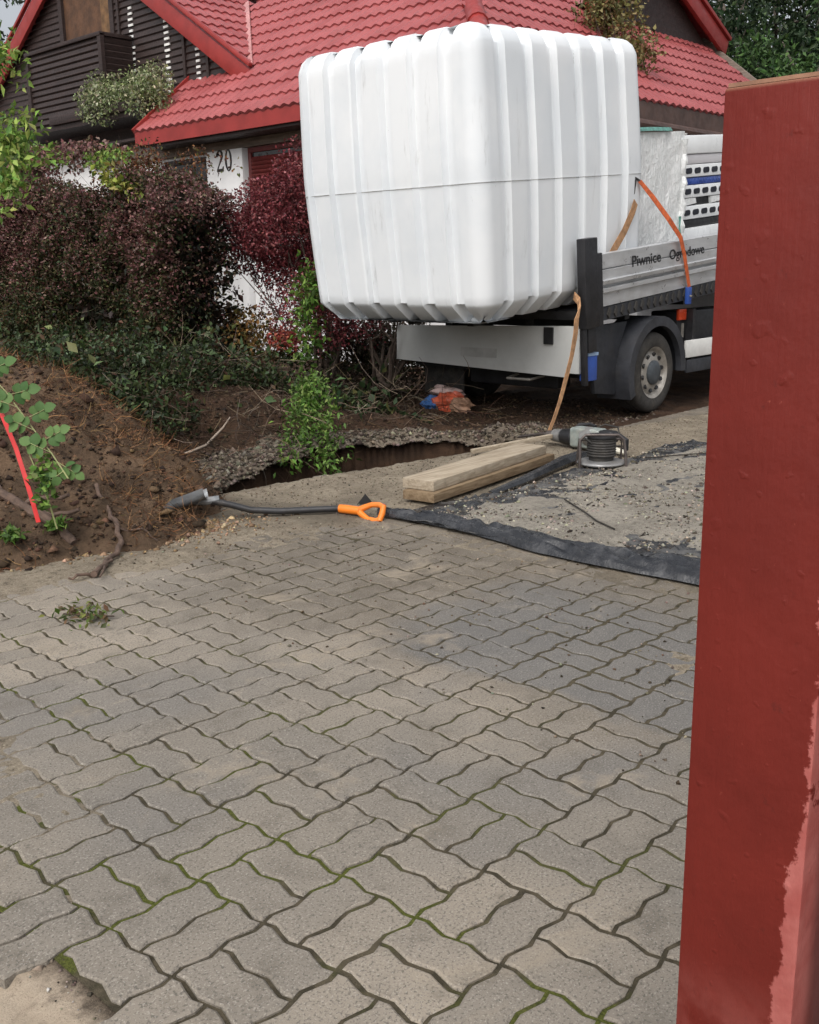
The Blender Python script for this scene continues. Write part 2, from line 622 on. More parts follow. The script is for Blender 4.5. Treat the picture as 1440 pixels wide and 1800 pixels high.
def offset_poly(p, d):
    n = len(p)
    r = []
    for i in range(n):
        a, b, c = np.array(p[i - 1]), np.array(p[i]), np.array(p[(i + 1) % n])
        e1 = (b - a) / np.linalg.norm(b - a); e2 = (c - b) / np.linalg.norm(c - b)
        n1 = np.array([-e1[1], e1[0]]); n2 = np.array([-e2[1], e2[0]])
        m = n1 + n2
        m = m / max(m @ n1, .5) if m @ n1 > 1e-6 else n1
        r.append(tuple(b + m * d))
    return r

def paver_geo(orient, jit=0.0, rs=None):
    hw, hl = S / 4, S / 2
    box = (-hw, hw, -hl, hl) if orient == 0 else (-hl, hl, -hw, hw)
    o = paver_outline(*box)
    if rs is not None:
        o = [(x + rs.normal() * jit, y + rs.normal() * jit) for x, y in o]
    a, b = offset_poly(o, .0050), offset_poly(o, .0098)
    n = len(o)
    V = [(x, y, -.03) for x, y in a] + [(x, y, -.0035) for x, y in a] + [(x, y, 0) for x, y in b]
    F = [(i, (i + 1) % n, n + (i + 1) % n, n + i) for i in range(n)] + [(n + i, n + (i + 1) % n, 2 * n + (i + 1) % n, 2 * n + i) for i in range(n)]
    F.append(tuple(range(2 * n, 3 * n)))
    return V, F

pav_me = {}
prs = random.Random(5)
class _rs:
    def normal(self):
        return prs.gauss(0, 1)
for ori in (0, 1):
    for var in range(6):
        V, F = paver_geo(ori, .0006, _rs())
        me = bpy.data.meshes.new('paver')
        me.from_pydata(V, [], F)
        me.materials.append(PAVER)
        pav_me[ori, var] = me

def in_frame(p, m=40):
    d = np.array(p) - CAM
    z = d @ FW
    if z < .2:
        return False
    x, y = 720 + 1800 * (d @ RT) / z, 900 - 1800 * (d @ UP) / z
    return -m < x < 1260 and -m < y < 1800 + m

plist = []
for i in range(-3, 46):
    for j in range(-14, 34):
        odd = (i + j) % 2
        for k in (0, 1):
            if odd == 0:      # joint runs along y: two stones side by side in x
                c = (OX + (i + .25 + .5 * k) * S, OY - (j + .5) * S)
            else:
                c = (OX + (i + .5) * S, OY - (j + .25 + .5 * k) * S)
            x, y = c
            if x < .80 or x > 11.5:
                continue
            lim = float(near_y(np.array(x))) - .05 if 3.4 < x < 6.5 else (5.05 if x <= 3.4 else 4.45)
            if y > lim:
                continue
            d2 = x * x + y * y
            plist.append((0 if in_frame((x, y, 0)) else 1, d2, x, y, odd))
plist.sort()
Vs, Fs = [], []
for idx, (_, d2, x, y, odd) in enumerate(plist):
    z = prs.gauss(0, .0012) + .006 * float(fbm(np.array(x * 1.3), np.array(y * 1.3)) - .5)
    z = max(z, -.0007)
    tx, ty = prs.gauss(0, .006), prs.gauss(0, .006)
    rz = prs.gauss(0, .006)
    if idx < 300:
        o = link('paver', pav_me[odd, prs.randrange(6)], drive)
        o.location = (x, y, z)
        o.rotation_euler = (tx, ty, rz)
    else:
        me = pav_me[odd, prs.randrange(6)]
        b = len(Vs)
        for v in me.vertices:
            Vs.append((x + v.co.x, y + v.co.y, z + v.co.z + v.co.y * tx - v.co.x * ty))
        Fs += [tuple(b + q for q in p.vertices) for p in me.polygons]
me = bpy.data.meshes.new('pavers')
me.from_pydata(Vs, [], Fs)
me.materials.append(PAVER)
o = link('pavers', me, drive)
o['kind'] = 'stuff'

# dirt trodden over the stones: a height field that dips below them where they lie bare
xs = np.arange(.84, 10.4, .02)
ys = np.arange(-1.2, 5.3, .02)
Xg, Yg = np.meshgrid(xs, ys, indexing='ij')
ny_ = near_y(Xg)
n1 = fbm(Xg * 1.6, Yg * 1.6, o=5)
n2 = fbm(Xg * 11, Yg * 11, 4.0, o=4)
dist = ny_ - Yg                                # distance from the pit edge
cov = 1.12 * sstep(1.6, .3, dist + 1.3 * (n1 - .5)) * sstep(2.2, 3.1, Xg + .5 * (n1 - .5))
cov = np.maximum(cov, 1.0 * sstep(5.0, 6.2, Xg + 1.2 * (n1 - .5)))
cov = np.maximum(cov, 1.15 * sstep(3.55, 4.25, Yg + .5 * (n1 - .5) + .10 * (Xg - 2)))
cov = np.maximum(cov, .78 * np.exp(-(((Xg - 1.05) / .33) ** 2 + ((Yg - 2.75) / .75) ** 2)))
cov = np.maximum(cov, .60 * sstep(3.1, 3.7, Xg) * sstep(1.2, 1.9, Yg + .6 * (n1 - .5)))
cov = np.maximum(cov, .8 * np.exp(-(((Xg - 3.25) / .55) ** 2 + ((Yg - 1.35) / .5) ** 2)))
zd = -.012 + .0165 * cov + .011 * (n2 - .5) + .006 * (fbm(Xg * 30, Yg * 30, o=3) - .5) + .012 * np.maximum(cov - .9, 0)
zd = np.where(dist < .0, -.02, zd)
inside = (zd > -.0075) & (Yg < np.where((Xg > 3.4) & (Xg < 6.45), ny_ + .03, 5.2))
DZ = (xs, ys, zd)
o = grid_mesh('sand', xs, ys, zd, SAND, keep=inside)
tag(o, 'thin layer of sandy dirt trodden over the far pavers', kind='stuff')

def drive_z(x, y):
    i = int(np.clip(round((x - xs[0]) / .02), 0, len(xs) - 1)); j = int(np.clip(round((y - ys[0]) / .02), 0, len(ys) - 1))
    return max(0.0, float(zd[i, j]))

# crumbs of dirt and small stones
N = 26000
P = np.stack([RNG.uniform(2.2, 8, N), RNG.uniform(.8, 4.9, N), np.zeros(N)], 1)
keep = (RNG.uniform(size=N) < np.clip(np.interp(near_y(P[:, 0]) - P[:, 1], [-.1, 0, .6, 1.6, 3.5], [0, 1, .7, .25, .18]), 0, 1)) & (P[:, 1] < near_y(P[:, 0]) - .02)
P = P[keep]
P[:, 2] = [drive_z(a, b) + .002 for a, b in P[:, :2]]
o = lumps('dirt', P, RNG.gamma(1.6, .0024, len(P)).clip(0, .008), TINT, None, tints(len(P), [(.11, .075, .05), (.2, .165, .125), (.06, .045, .03), (.3, .26, .2)]))
tag(o, 'scattered crumbs of dirt and grit on the paving near the pit', kind='stuff')
N = 900
P = np.stack([RNG.uniform(.4, .98, N), RNG.uniform(.9, 3.2, N), np.full(N, -.008)], 1)
P[:, 0] = .83 + .05 * RNG.normal(size=N)
o = lumps('gravel', P, RNG.gamma(2, .0018, N), TINT, None, tints(N, [(.10, .08, .06), (.3, .25, .2), (.05, .04, .03), (.45, .42, .38)]))
tag(o, 'grit and crumbs along the street edge of the paving', kind='stuff')

# ledge of crumbly grey soil and clods on the bank behind the pit
N = 20000
P = np.stack([RNG.uniform(3.5, 8.2, N), RNG.uniform(4.6, 8.2, N), np.zeros(N)], 1)
fy = near_y(P[:, 0]) + np.maximum(pit_w(P[:, 0]), 0)
P = P[P[:, 1] > np.where(P[:, 0] < 6.5, fy + .02, near_y(P[:, 0]))]
fy = near_y(P[:, 0]) + np.maximum(pit_w(P[:, 0]), 0)
P[:, 2] = ground_z(P[:, 0], P[:, 1])
lc = np.exp(-((P[:, 1] - fy - .2) / .22) ** 2)[:, None]
cc = tints(len(P), [(.05, .032, .02), (.10, .065, .04), (.03, .02, .014)]) * (1 - lc) + tints(len(P), [(.17, .14, .11), (.10, .08, .06), (.24, .205, .165)]) * lc
o = lumps('clods', P, RNG.gamma(1.8, .006, len(P)).clip(0, .03), TINT, None, cc)
tag(o, 'crumbly clods of soil on the bank behind the pit', kind='stuff')
# pale crusted rim of the pit
xs2 = np.arange(3.5, 6.75, .02)
t2 = np.linspace(0, 1, 26)
fx = near_y(xs2) + np.maximum(pit_w(xs2), 0)
Yr = fx[:, None] - .04 + t2[None] * .56
Xr = np.repeat(xs2[:, None], 26, 1)
Zr = ground_z(Xr, np.maximum(Yr, fx[:, None] + .04)) + .035 * np.sin(PI * t2)[None] ** .6 * (.3 + 1.4 * fbm(Xr * 6, Yr * 6, o=4)) + .04 * (fbm(Xr * 13, Yr * 13, o=5) - .5) - .05 * (t2[None] > .97) - .02 * (t2[None] < .02)
V = np.stack([Xr, Yr, Zr], -1).reshape(-1, 3)
i = (np.arange(len(xs2) - 1)[:, None] * 26 + np.arange(25)[None]).ravel()
RIM = sand_mat('pit_rim_crust', (.085, .066, .048), (.165, .138, .108), (.04, .030, .022))
N = 8000
i_ = RNG.integers(0, len(xs2), N); t_r = RNG.uniform(.0, 1, N) ** 1.3
jj_ = (t_r * 25).astype(int)
P = np.stack([Xr[i_, jj_] + RNG.normal(size=N) * .012, Yr[i_, jj_] + RNG.normal(size=N) * .012, Zr[i_, jj_] + .003], 1)
ro = lumps('rim_clods', P, RNG.gamma(1.7, .0062, N).clip(0, .035), TINT, None, tints(N, [(.14, .115, .088), (.085, .066, .048), (.19, .16, .125), (.05, .037, .027)]))
tag(ro, 'crumbled grey clods lining the far rim of the pit', kind='stuff')
o = np_mesh('pit_rim', V, np.stack([i, i + 26, i + 27, i + 1], 1), RIM, None, True)
tag(o, 'grey crusted soil rim along the far side of the pit', kind='structure')

# ------------------------------------------------------------------ soil heap on the left
def heap_z(X, Y):
    n = fbm(X * 1.7, Y * 1.7, 2.0, o=4) - .5
    z = np.full(X.shape, -1.0)
    for cx, cy, h, r, px in ((2.65, 6.60, .94, 1.55, 1.7), (2.82, 5.78, .80, .98, 1.9), (2.35, 5.5, .60, 1.25, 1.4), (3.0, 5.0, .45, .58, 1.9), (2.2, 7.6, .8, 1.8, 1.2), (2.7, 4.75, .30, .60, 1.5)):
        d = np.hypot(X - cx, Y - cy) / r * (1 + .35 * n)
        z = np.maximum(z, h * (1 - np.minimum(d, 1.4) ** px) - .0)
    return z - .03 + n * .20 + .15 * (fbm(X * 5, Y * 5, 7.0, o=4) - .5) + .07 * (fbm(X * 14, Y * 14, o=3) - .5) + .03 * (fbm(X * 30, Y * 30, o=3) - .5)

heap = thing('soil_heap', (2.8, 6.3, 0), 'large heap of dug-out brown soil full of thin roots', 'soil heap')
xs3 = np.arange(.9, 4.7, .025); ys3 = np.arange(4.1, 9.6, .025)
Xg, Yg = np.meshgrid(xs3, ys3, indexing='ij')
zh = heap_z(Xg, Yg)
grid_mesh('soil', xs3, ys3, np.maximum(zh, -.06), MOUND, heap, keep=zh > -.05)
N = 500
P = np.stack([RNG.uniform(1.2, 4.2, N), RNG.uniform(4.2, 8.2, N), np.zeros(N)], 1)
P[:, 2] = heap_z(P[:, 0], P[:, 1])
P = P[P[:, 2] > .03]
lumps('large_clods', P, RNG.gamma(3, .009, len(P)), TINT, heap, tints(len(P), [(.10, .058, .034), (.15, .09, .053), (.06, .036, .022)]))
N = 26000
P = np.stack([RNG.uniform(1.2, 4.4, N), RNG.uniform(4.2, 8.2, N), np.zeros(N)], 1)
P[:, 2] = heap_z(P[:, 0], P[:, 1])
P = P[P[:, 2] > -.02]
lumps('clods', P, RNG.gamma(2.2, .0042, len(P)), TINT, heap, tints(len(P), [(.09, .052, .03), (.16, .095, .054), (.045, .027, .017), (.03, .019, .013)]))
N = 24000
P = np.stack([RNG.uniform(1.4, 4.0, N), RNG.uniform(4.2, 7.8, N), np.zeros(N)], 1)
P[:, 2] = heap_z(P[:, 0], P[:, 1])
P = P[P[:, 2] > 0]
k_ = fbm(P[:, 0] * 2.6, P[:, 1] * 2.6, 2.0, 3) > .43
P = P[k_]
D = RNG.normal(size=P.shape); D[:, 2] = np.abs(D[:, 2]) * .5 - .1
fibres('roots', P, D, RNG.uniform(.03, .13, len(P)), .0030, TINT, heap, tints(len(P), [(.22, .10, .045), (.30, .17, .08), (.12, .06, .03), (.06, .034, .02)]), .6)
N = 3500
P = np.stack([2.72 + .28 * RNG.normal(size=N), 4.36 + .10 * RNG.normal(size=N) - .25 * 0, np.full(N, .012)], 1)
P[:, 1] -= .18 * (P[:, 0] - 2.72)
lumps('loose_sand', P, RNG.gamma(1.8, .0035, N), TINT, heap, tints(N, [(.30, .20, .115), (.36, .26, .16), (.20, .13, .075)]))

# root hairs hanging from the bank
N = 900
P = np.stack([RNG.uniform(3.8, 7.4, N), RNG.uniform(5.4, 7.0, N), np.zeros(N)], 1)
P[:, 2] = ground_z(P[:, 0], P[:, 1]) + .02
D = np.stack([RNG.normal(size=N) * .6, -np.abs(RNG.normal(size=N)), -.3 + RNG.normal(size=N) * .4], 1)
o = fibres('root_litter', P, D, RNG.uniform(.08, .35, N), .005, TINT, None, tints(N, [(.10, .06, .035), (.17, .12, .08), (.05, .03, .02)]))
tag(o, 'thin torn roots lying on the bank behind the pit', kind='stuff')

# ------------------------------------------------------------------ house
RED = NT('red_roof_paint')
_c = RED.mix(RED.ramp(RED.noise(1.2, 4), .35, .65), (.27, .060, .060), (.34, .088, .088))
_c = RED.mix(RED.ramp(RED.noise(2.3, 6, .75, dist=.6), .52, .7, 0, .45), _c, (.20, .075, .07))
_c = RED.mix(RED.ramp(RED.noise(9, 6, .7), .55, .8, 0, .5), _c, (.18, .045, .043))
REDROOF = RED.out(_c, RED.ramp(RED.noise(5), .3, .7, .22, .40), RED.bump(RED.noise(80, 3), .08, .003), 0, .5)
FASCIA = simple('red_fascia_paint', (.27, .030, .026), .4, .15, 3, 40, .08)
PLASTER = simple('white_plaster', (.74, .74, .74), .9, .06, 3, 90, .3, dirt=(.45, .43, .40), dirt_amt=.3)
DARKWOOD = simple('dark_stained_wood', (.030, .018, .016), .55, .35, 9, 60, .35, stretch=(1, .25, 6))
BROWNBEAM = simple('weathered_brown_beam', (.21, .17, .14), .7, .3, 6, 60, .4, stretch=(6, .5, 6))
GUTTER = simple('brown_gutter', (.085, .05, .04), .5, .25, 4, 30, .1)
SHUTRED = simple('red_brown_shutter', (.12, .018, .016), .5, .2, 8, 60, .2)
SLATWHITE = simple('white_louvre', (.72, .72, .70), .6, .1, 6, 60, .1)
BLACKPAINT = simple('black_numeral_paint', (.018, .016, .015), .5, .2)
GLASS = simple('dark_window_glass', (.02, .022, .025), .06, .1, 3, 10, .0, spec=.8)

house = thing('house', (9.9, 8, 0), 'white house with red metal tiled roof and dark slatted gable balcony', 'house')
TP = .8                                      # roof slope
EX, EY, EZ = 9.4, 7.5, 3.36                  # eave corner
A = math.atan(TP)
wall = MB()
wall.box(9.9, 18.0, 8.0, 24, -.1, 3.35)
wall = wall.build('wall', PLASTER, house)
# wooden beam over the entrance side, white pillar with the number, door and shutter recess
b = MB(); b.box(9.82, 9.897, 8.0, 16.5, 3.0, 3.3)
b.build('beam', BROWNBEAM, house, bevel=.01)
b = MB(); b.box(9.62, 9.9, 8.05, 24, 3.305, 3.34)
b.build('soffit', DARKWOOD, house)
b = MB(); b.box(9.78, 9.898, 12.36, 13.22, .0, 2.995)
pillar = b.build('pillar', PLASTER, house, bevel=.008)
b = MB(); b.box(9.80, 9.898, 15.2, 15.6, .0, 2.995)
b.build('pillar', PLASTER, house, bevel=.008)

def numeral(strokes, name):
    b_ = MB()
    for poly in strokes:
        b_.prism(poly, lambda a, c, d: (d, 12.96 - a, 2.70 + c), 9.770, 9.779)
    return b_.build(name, BLACKPAINT, pillar)

def ring(cx, cy, rx, ry, ix, iy, n=28):
    polys = []
    for i in range(n):
        a0, a1 = 2 * PI * i / n, 2 * PI * (i + 1) / n
        polys.append([(cx + rx * math.cos(a0), cy + ry * math.sin(a0)), (cx + rx * math.cos(a1), cy + ry * math.sin(a1)),
                      (cx + ix * math.cos(a1), cy + iy * math.sin(a1)), (cx + ix * math.cos(a0), cy + iy * math.sin(a0))])
    return polys

def stroke(pts, ws):
    polys = []
    for (x0, y0), (x1, y1), w0, w1 in zip(pts[:-1], pts[1:], ws[:-1], ws[1:]):
        L = math.hypot(x1 - x0, y1 - y0); nx, ny = -(y1 - y0) / L, (x1 - x0) / L
        polys.append([(x0 + nx * w0, y0 + ny * w0), (x0 - nx * w0, y0 - ny * w0), (x1 - nx * w1, y1 - ny * w1), (x1 + nx * w1, y1 + ny * w1)])
    return polys

two = [(.02, .21), (.015, .245), (.04, .28), (.085, .295), (.125, .275), (.14, .23), (.12, .175), (.07, .11), (.02, .035)]
numeral(stroke(two, [.018, .014, .009, .010, .018, .022, .018, .010, .007]) + [[(.0, .0), (.155, .0), (.165, .07), (.15, .07), (.135, .04), (.01, .04)]], 'house_number')
numeral(ring(.285, .148, .078, .152, .042, .137), 'house_number')

def window(y0, y1, z0, z1, shutter=None, x=9.9):
    fr = MB()
    for a, c, d, e in ((y0, y1, z1 - .07, z1), (y0, y1, z0, z0 + .07), (y0, y0 + .07, z0 + .07, z1 - .07), (y1 - .07, y1, z0 + .07, z1 - .07)):
        fr.box(x - .06, x - .002, a, c, d, e)
    fr = fr.build('window', DARKWOOD if shutter is None else SHUTRED, house, bevel=.006)
    p = MB(); p.box(x - .03, x - .003, y0 + .07, y1 - .07, z0 + .07, z1 - .07)
    p.build('pane', GLASS, fr)
    if shutter:
        n = int((z1 - z0 - .16) / .055)
        m = MB()
        m.obox((x - .048, 0, 0), (.006, 0, -.012), (0, (y1 - y0) / 2 - .08, 0), (.016, 0, .020))
        m0 = m.build('slat', shutter, fr)
        me = m0.data
        for i in range(n):
            s_ = m0 if i == 0 else link('slat', me, fr)
            s_.location = Vector((0, (y0 + y1) / 2, z0 + .09 + i * .055)) - wl(house) + wl(house)
            s_.location = Vector((0, (y0 + y1) / 2, z0 + .09 + i * .055))
    return fr

window(10.6, 12.30, 1.75, 2.99, SHUTRED)
window(13.26, 14.4, .4, 2.95)
window(16.6, 17.6, .9, 2.4)
b = MB(); b.box(9.86, 9.897, 14.5, 15.15, .1, 2.95)
b.build('door', SLATWHITE, house, bevel=.01)

# roof deck under the tiles (left slope faces -x, right slope faces -y)
def rl(y, s, h=0.0):      # left slope: s metres up the slope from the eave, h proud of it
    return (EX + s * math.cos(A) - h * math.sin(A), y, EZ + s * math.sin(A) + h * math.cos(A))

def rr(x, s, h=0.0):
    return (x, EY + s * math.cos(A) - h * math.sin(A), EZ + s * math.sin(A) + h * math.cos(A))

SL = 5.6
deck = MB()
c = math.cos(A)
q = [rl(EY, 0, -.06), rl(14.42, 0, -.06), rl(14.42, 1.55, -.06), rl(14.42 + 1.2, SL, -.06), rl(EY + SL * c, SL, -.06)]
deck.add(q, [(0, 1, 2, 3, 4)])
XV = 18.3
q2 = [rr(EX, 0, -.06), rr(XV, 0, -.06), rr(XV, SL, -.06), rr(EX + SL * c, SL, -.06)]
deck.add(q2, [(0, 1, 2, 3)])
deck.add([rl(EY + SL * c, SL, -.06), rl(24, SL, -.06), (EX + 2 * SL * c, 24, EZ), (XV, 24, EZ), rr(XV, SL, -.06)], [(0, 1, 2, 3, 4)])
roof = deck.build('roof', REDROOF, house)

TW, TL = .183, .35
def tile_geo():
    n = 8
    V, F = [], []
    for s, hh in ((-.015, .0), (-.014, .034), (.02, .036), (TL * .5, .022), (TL, .006)):
        for k in range(n + 1):
            u = k / n
            wv = .5 - .5 * math.cos(2 * PI * u)
            wv = wv ** .8
            V.append((u * TW - TW / 2, s - .012 * (1 - wv) * (s < .03), hh + .026 * wv))
    for r_ in range(4):
        for k in range(n):
            a = r_ * (n + 1) + k
            F.append((a, a + 1, a + n + 2, a + n + 1))
    return V, F
TV, TF = tile_geo()
tme = bpy.data.meshes.new('tile')
tme.from_pydata(TV, [], TF)
tme.shade_smooth(); tme.set_sharp_from_angle(angle=math.radians(50))
tme.materials.append(REDROOF)
ML = Matrix(((0, math.cos(A), -math.sin(A)), (-1, 0, 0), (0, math.sin(A), math.cos(A))))    # tile x -> -y, tile y -> up slope
MR = Matrix(((1, 0, 0), (0, math.cos(A), -math.sin(A)), (0, math.sin(A), math.cos(A))))
tl = []
for i in range(60):
    for r_ in range(15):
        y = EY + .1 + i * TW
        s = .0 + r_ * TL
        x = EX + s * c
        z = EZ + s * math.sin(A)
        # dormer roof cuts this slope beyond its valley
        if y < EY + s * c + .05 or y > 14.4 + max(0, s - 1.6) * .3:
            continue
        if x > 10.3 and z < 4.13 + .62 * (y - 12.95) - .1:
            continue
        tl.append((rl(y, s, .0), ML))
for i in range(50):
    for r_ in range(15):
        x = EX + .1 + i * TW
        s = r_ * TL
        if x < EX + s * c + .05 or x > XV - .05:
            continue
        tl.append((rr(x, s, .0), MR))

def seen(p):
    d = np.array(p) - CAM; z = d @ FW
    x, y = 720 + 1800 * (d @ RT) / z, 900 - 1800 * (d @ UP) / z
    hid = 525 < x < 1125 and y > 95
    return (0 if (-20 < x < 1280 and -25 < y and not hid) else 1, z)
tl.sort(key=lambda t: seen(t[0]))
Vs, Fs = [], []
for k, (p, M3) in enumerate(tl):
    if k < 300:
        o = link('tile', tme, roof)
        o.matrix_local = Matrix.Translation(Vector(p) - wl(roof)) @ M3.to_4x4()
    else:
        b0 = len(Vs)
        Vs += [tuple(M3 @ Vector(v) + Vector(p) - wl(roof)) for v in TV]
        Fs += [tuple(b0 + q for q in f) for f in TF]
me = bpy.data.meshes.new('roof_tiles')
me.from_pydata(Vs, [], Fs)
me.shade_smooth(); me.set_sharp_from_angle(angle=math.radians(50))
me.materials.append(REDROOF)
link('roof_tiles', me, roof)['kind'] = 'stuff'

# hip: half-round ridge caps
for k in range(9):
    s0, s1 = k * .62 - .1, k * .62 + .56
    f_ = lambda s: np.array((EX + s * c, EY + s * c, EZ + s * math.sin(A) + .03))
    m = MB()
    m.tube([f_(s0), f_(s0 + .05), f_(s1)], [.135, .125, .115], 12)
    m.build('ridge_cap', FASCIA, roof, smooth=True)
# eaves: fascia boards and gutter
m = MB()
m.add([(EX - .02, EY - .02, EZ - .20), (EX - .02, 14.46, EZ - .20), (EX - .02, 14.46, EZ + .035), (EX - .02, EY - .02, EZ + .035),
       (EX + .02, EY + .02, EZ - .20), (EX + .02, 14.46, EZ - .20), (EX + .02, 14.46, EZ + .035), (EX + .02, EY + .02, EZ + .035)],
      [(0, 1, 2, 3), (4, 7, 6, 5), (0, 4, 5, 1), (3, 2, 6, 7), (0, 3, 7, 4), (1, 5, 6, 2)])
m.build('fascia', FASCIA, roof)
m = MB()
for h0, h1, y0, y1 in ((EZ - .24, EZ + .0, EY - .02, EY + .02),):
    m.box(EX + .03, XV, y0, y1, h0, h1)
m.build('fascia', GUTTER, roof)
m = MB()
m.tube([(EX + .1, EY - .10, EZ - .30), (XV, EY - .10, EZ - .33)], .065, 10)
m.build('gutter', GUTTER, roof, smooth=True)
for k in range(14):
    m = MB()
    xx = EX + .4 + k * .62
    m.beam((xx, EY - .17, EZ - .36), (xx, EY + .3, EZ - .28), .03, .02)
    m.build('gutter_bracket', SLATWHITE if k % 3 == 0 else GUTTER, roof)
m = MB(); m.box(EX + .05, XV, EY + .03, 8.0, EZ - .42, EZ - .30)
m.build('soffit', BROWNBEAM, roof)
m = MB(); m.box(EX + .03, 9.83, 8.02, 14.4, EZ - .24, EZ - .19)
m.build('soffit', DARKWOOD, roof)
# verge trim at the left end of the slope
m = MB(); m.beam(rl(14.46, -.02, .03), rl(14.46, 1.6, .03), .05, .09, (0, 0, 1))
m.build('verge_trim', FASCIA, roof)
m = MB(); m.beam(rr(XV + .03, -.05, .03), rr(XV + .03, SL, .03), .06, .12, (0, 0, 1))
m.build('verge_trim', BROWNBEAM, roof)

# big left gable: face in the plane x = GX
GX = 10.42
ap = (17.35, 6.92)                     # apex y, z
foot_r = (12.92, 4.12)
foot_l = (21.9, 4.12)
m = MB(); m.prism([(foot_r[0] + .1, 3.4), ap, (foot_l[0] - .1, 3.4)], lambda a, b_, d: (d, a, b_), GX + .06, GX + .10)
gable = m.build('gable', DARKWOOD, house)

def gable_span(z):
    sr = (ap[0] - foot_r[0]) / (ap[1] - foot_r[1])
    sl_ = (foot_l[0] - ap[0]) / (ap[1] - foot_l[1])
    return max(foot_r[0] + .15, ap[0] - (ap[1] - z) * sr) + .12, min(foot_l[0] - .1, ap[0] + (ap[1] - z) * sl_) - .12

for k in range(30):
    z = 3.78 + k * .105
    y0, y1 = gable_span(z)
    if y1 - y0 < .3:
        break
    segs = [(y0, y1)]
    if 5.0 < z:
        segs = [(y0, 16.55), (18.15, y1)]
    for a, b_ in segs:
        if b_ - a < .15:
            continue
        m = MB(); m.obox((GX + .035, (a + b_) / 2, z + .05), (.012, 0, -.012), (0, (b_ - a) / 2, 0), (.012, 0, .044))
        m.build('cladding_board', DARKWOOD, gable)
# opening of the loggia
WARM = simple('loggia_brown_wood', (.09, .042, .02), .6, .3, 6, 50, .3)
m = MB(); m.box(GX + .048, GX + .058, 16.56, 18.1, 4.9, 6.2); m.build('loggia_back', WARM, gable)
m = MB(); m.box(GX + .02, GX + .047, 16.56, 16.86, 4.9, 6.2); m.build('loggia_reveal', simple('loggia_reveal_wood', (.16, .085, .035), .6, .4, 6, 50, .3), gable)
for y in (16.5, 18.16):
    m = MB(); m.box(GX - .01, GX + .06, y - .06, y + .06, 4.9, 6.3)
    m.build('loggia_post', DARKWOOD, gable)
# window louvres with white gaps on the right half of the gable
for yc, zt in ((15.95, 5.9), (14.95, 5.3), (14.15, 4.8)):
    for k in range(22):
        z = 4.02 + k * .088
        if z > zt:
            break
        if random.random() < .08:
            continue
        m = MB(); wdt = random.uniform(.045, .075)
        m.box(GX + .0, GX + .018, yc - wdt, yc + wdt, z, z + .035)
        m.build('louvre', SLATWHITE, gable)
for yc in (16.3, 14.5, 13.9):
    m = MB(); y0 = yc
    m.box(GX - .012, GX + .02, yc - .03, yc + .03, 3.8, min(6.0, ap[1] - abs(yc - ap[0]) * .632 - .15))
    m.build('cover_strip', DARKWOOD, gable)
# barge boards
for (fy, fz), nm in ((foot_r, 'r'), (foot_l, 'l')):
    for off, wd_, xo in ((.0, .26, -.10), (.20, .05, -.135)):
        a_, b_ = np.array((GX + xo, fy, fz)), np.array((GX + xo, ap[0], ap[1]))
        d = (b_ - a_) / np.linalg.norm(b_ - a_)
        up_ = np.cross((1, 0, 0), d); up_ = up_ if up_[2] > 0 else -up_
        a2, b2 = a_ + up_ * (.0 + off) - d * .15, b_ + up_ * (.0 + off) + d * .15
        m = MB(); m.obox((a2 + b2) / 2, (b2 - a2) / 2, (.035, 0, 0), up_ * wd_ / 2)
        m.build('barge_board', FASCIA, roof, bevel=.006)
# dormer roof slopes behind the gable
m = MB()
sr = .632
def dz(y):
    return foot_r[1] + .12 + sr * (y - foot_r[0])
m.add([(GX - .08, foot_r[0] - .05, dz(foot_r[0] - .05)), (GX - .08, ap[0], dz(ap[0])), (15.5, ap[0], dz(ap[0])), (13.2, 16.5, dz(16.5))], [(0, 1, 2, 3)])
m.add([(GX - .08, foot_l[0], foot_l[1] + .1), (GX - .08, ap[0], dz(ap[0])), (15.5, ap[0], dz(ap[0])), (15.5, foot_l[0], foot_l[1] + .1)], [(0, 1, 2, 3)])
m.build('dormer_roof', REDROOF, roof)
Ad = math.atan(sr)
MD = Matrix(((1, 0, 0), (0, math.cos(Ad), -math.sin(Ad)), (0, math.sin(Ad), math.cos(Ad))))
cnt = 0
for i in range(12):
    for r_ in range(11):
        x = GX + .06 + i * TW
        s = r_ * TL
        y = foot_r[0] - .02 + s * math.cos(Ad)
        z = dz(foot_r[0]) + s * math.sin(Ad) + .01
        if EZ + TP * (x - EX) > z + .12:
            continue
        o = link('tile', tme, roof)
        o.matrix_local = Matrix.Translation(Vector((x, y, z)) - wl(roof)) @ MD.to_4x4()
        cnt += 1
# valley flashing
v0 = np.array((GX - .05, 12.86, dz(12.86) + .02)); v1 = np.array((12.3, 15.25, dz(15.25) + .07))
m = MB(); m.ribbon([v0, v1], np.array((.02, -.085, .03)), .02)
VAL = simple('pale_red_flashing', (.50, .25, .24), .35, .15, 4, 40, .05)
m.build('valley_flashing', VAL, roof)
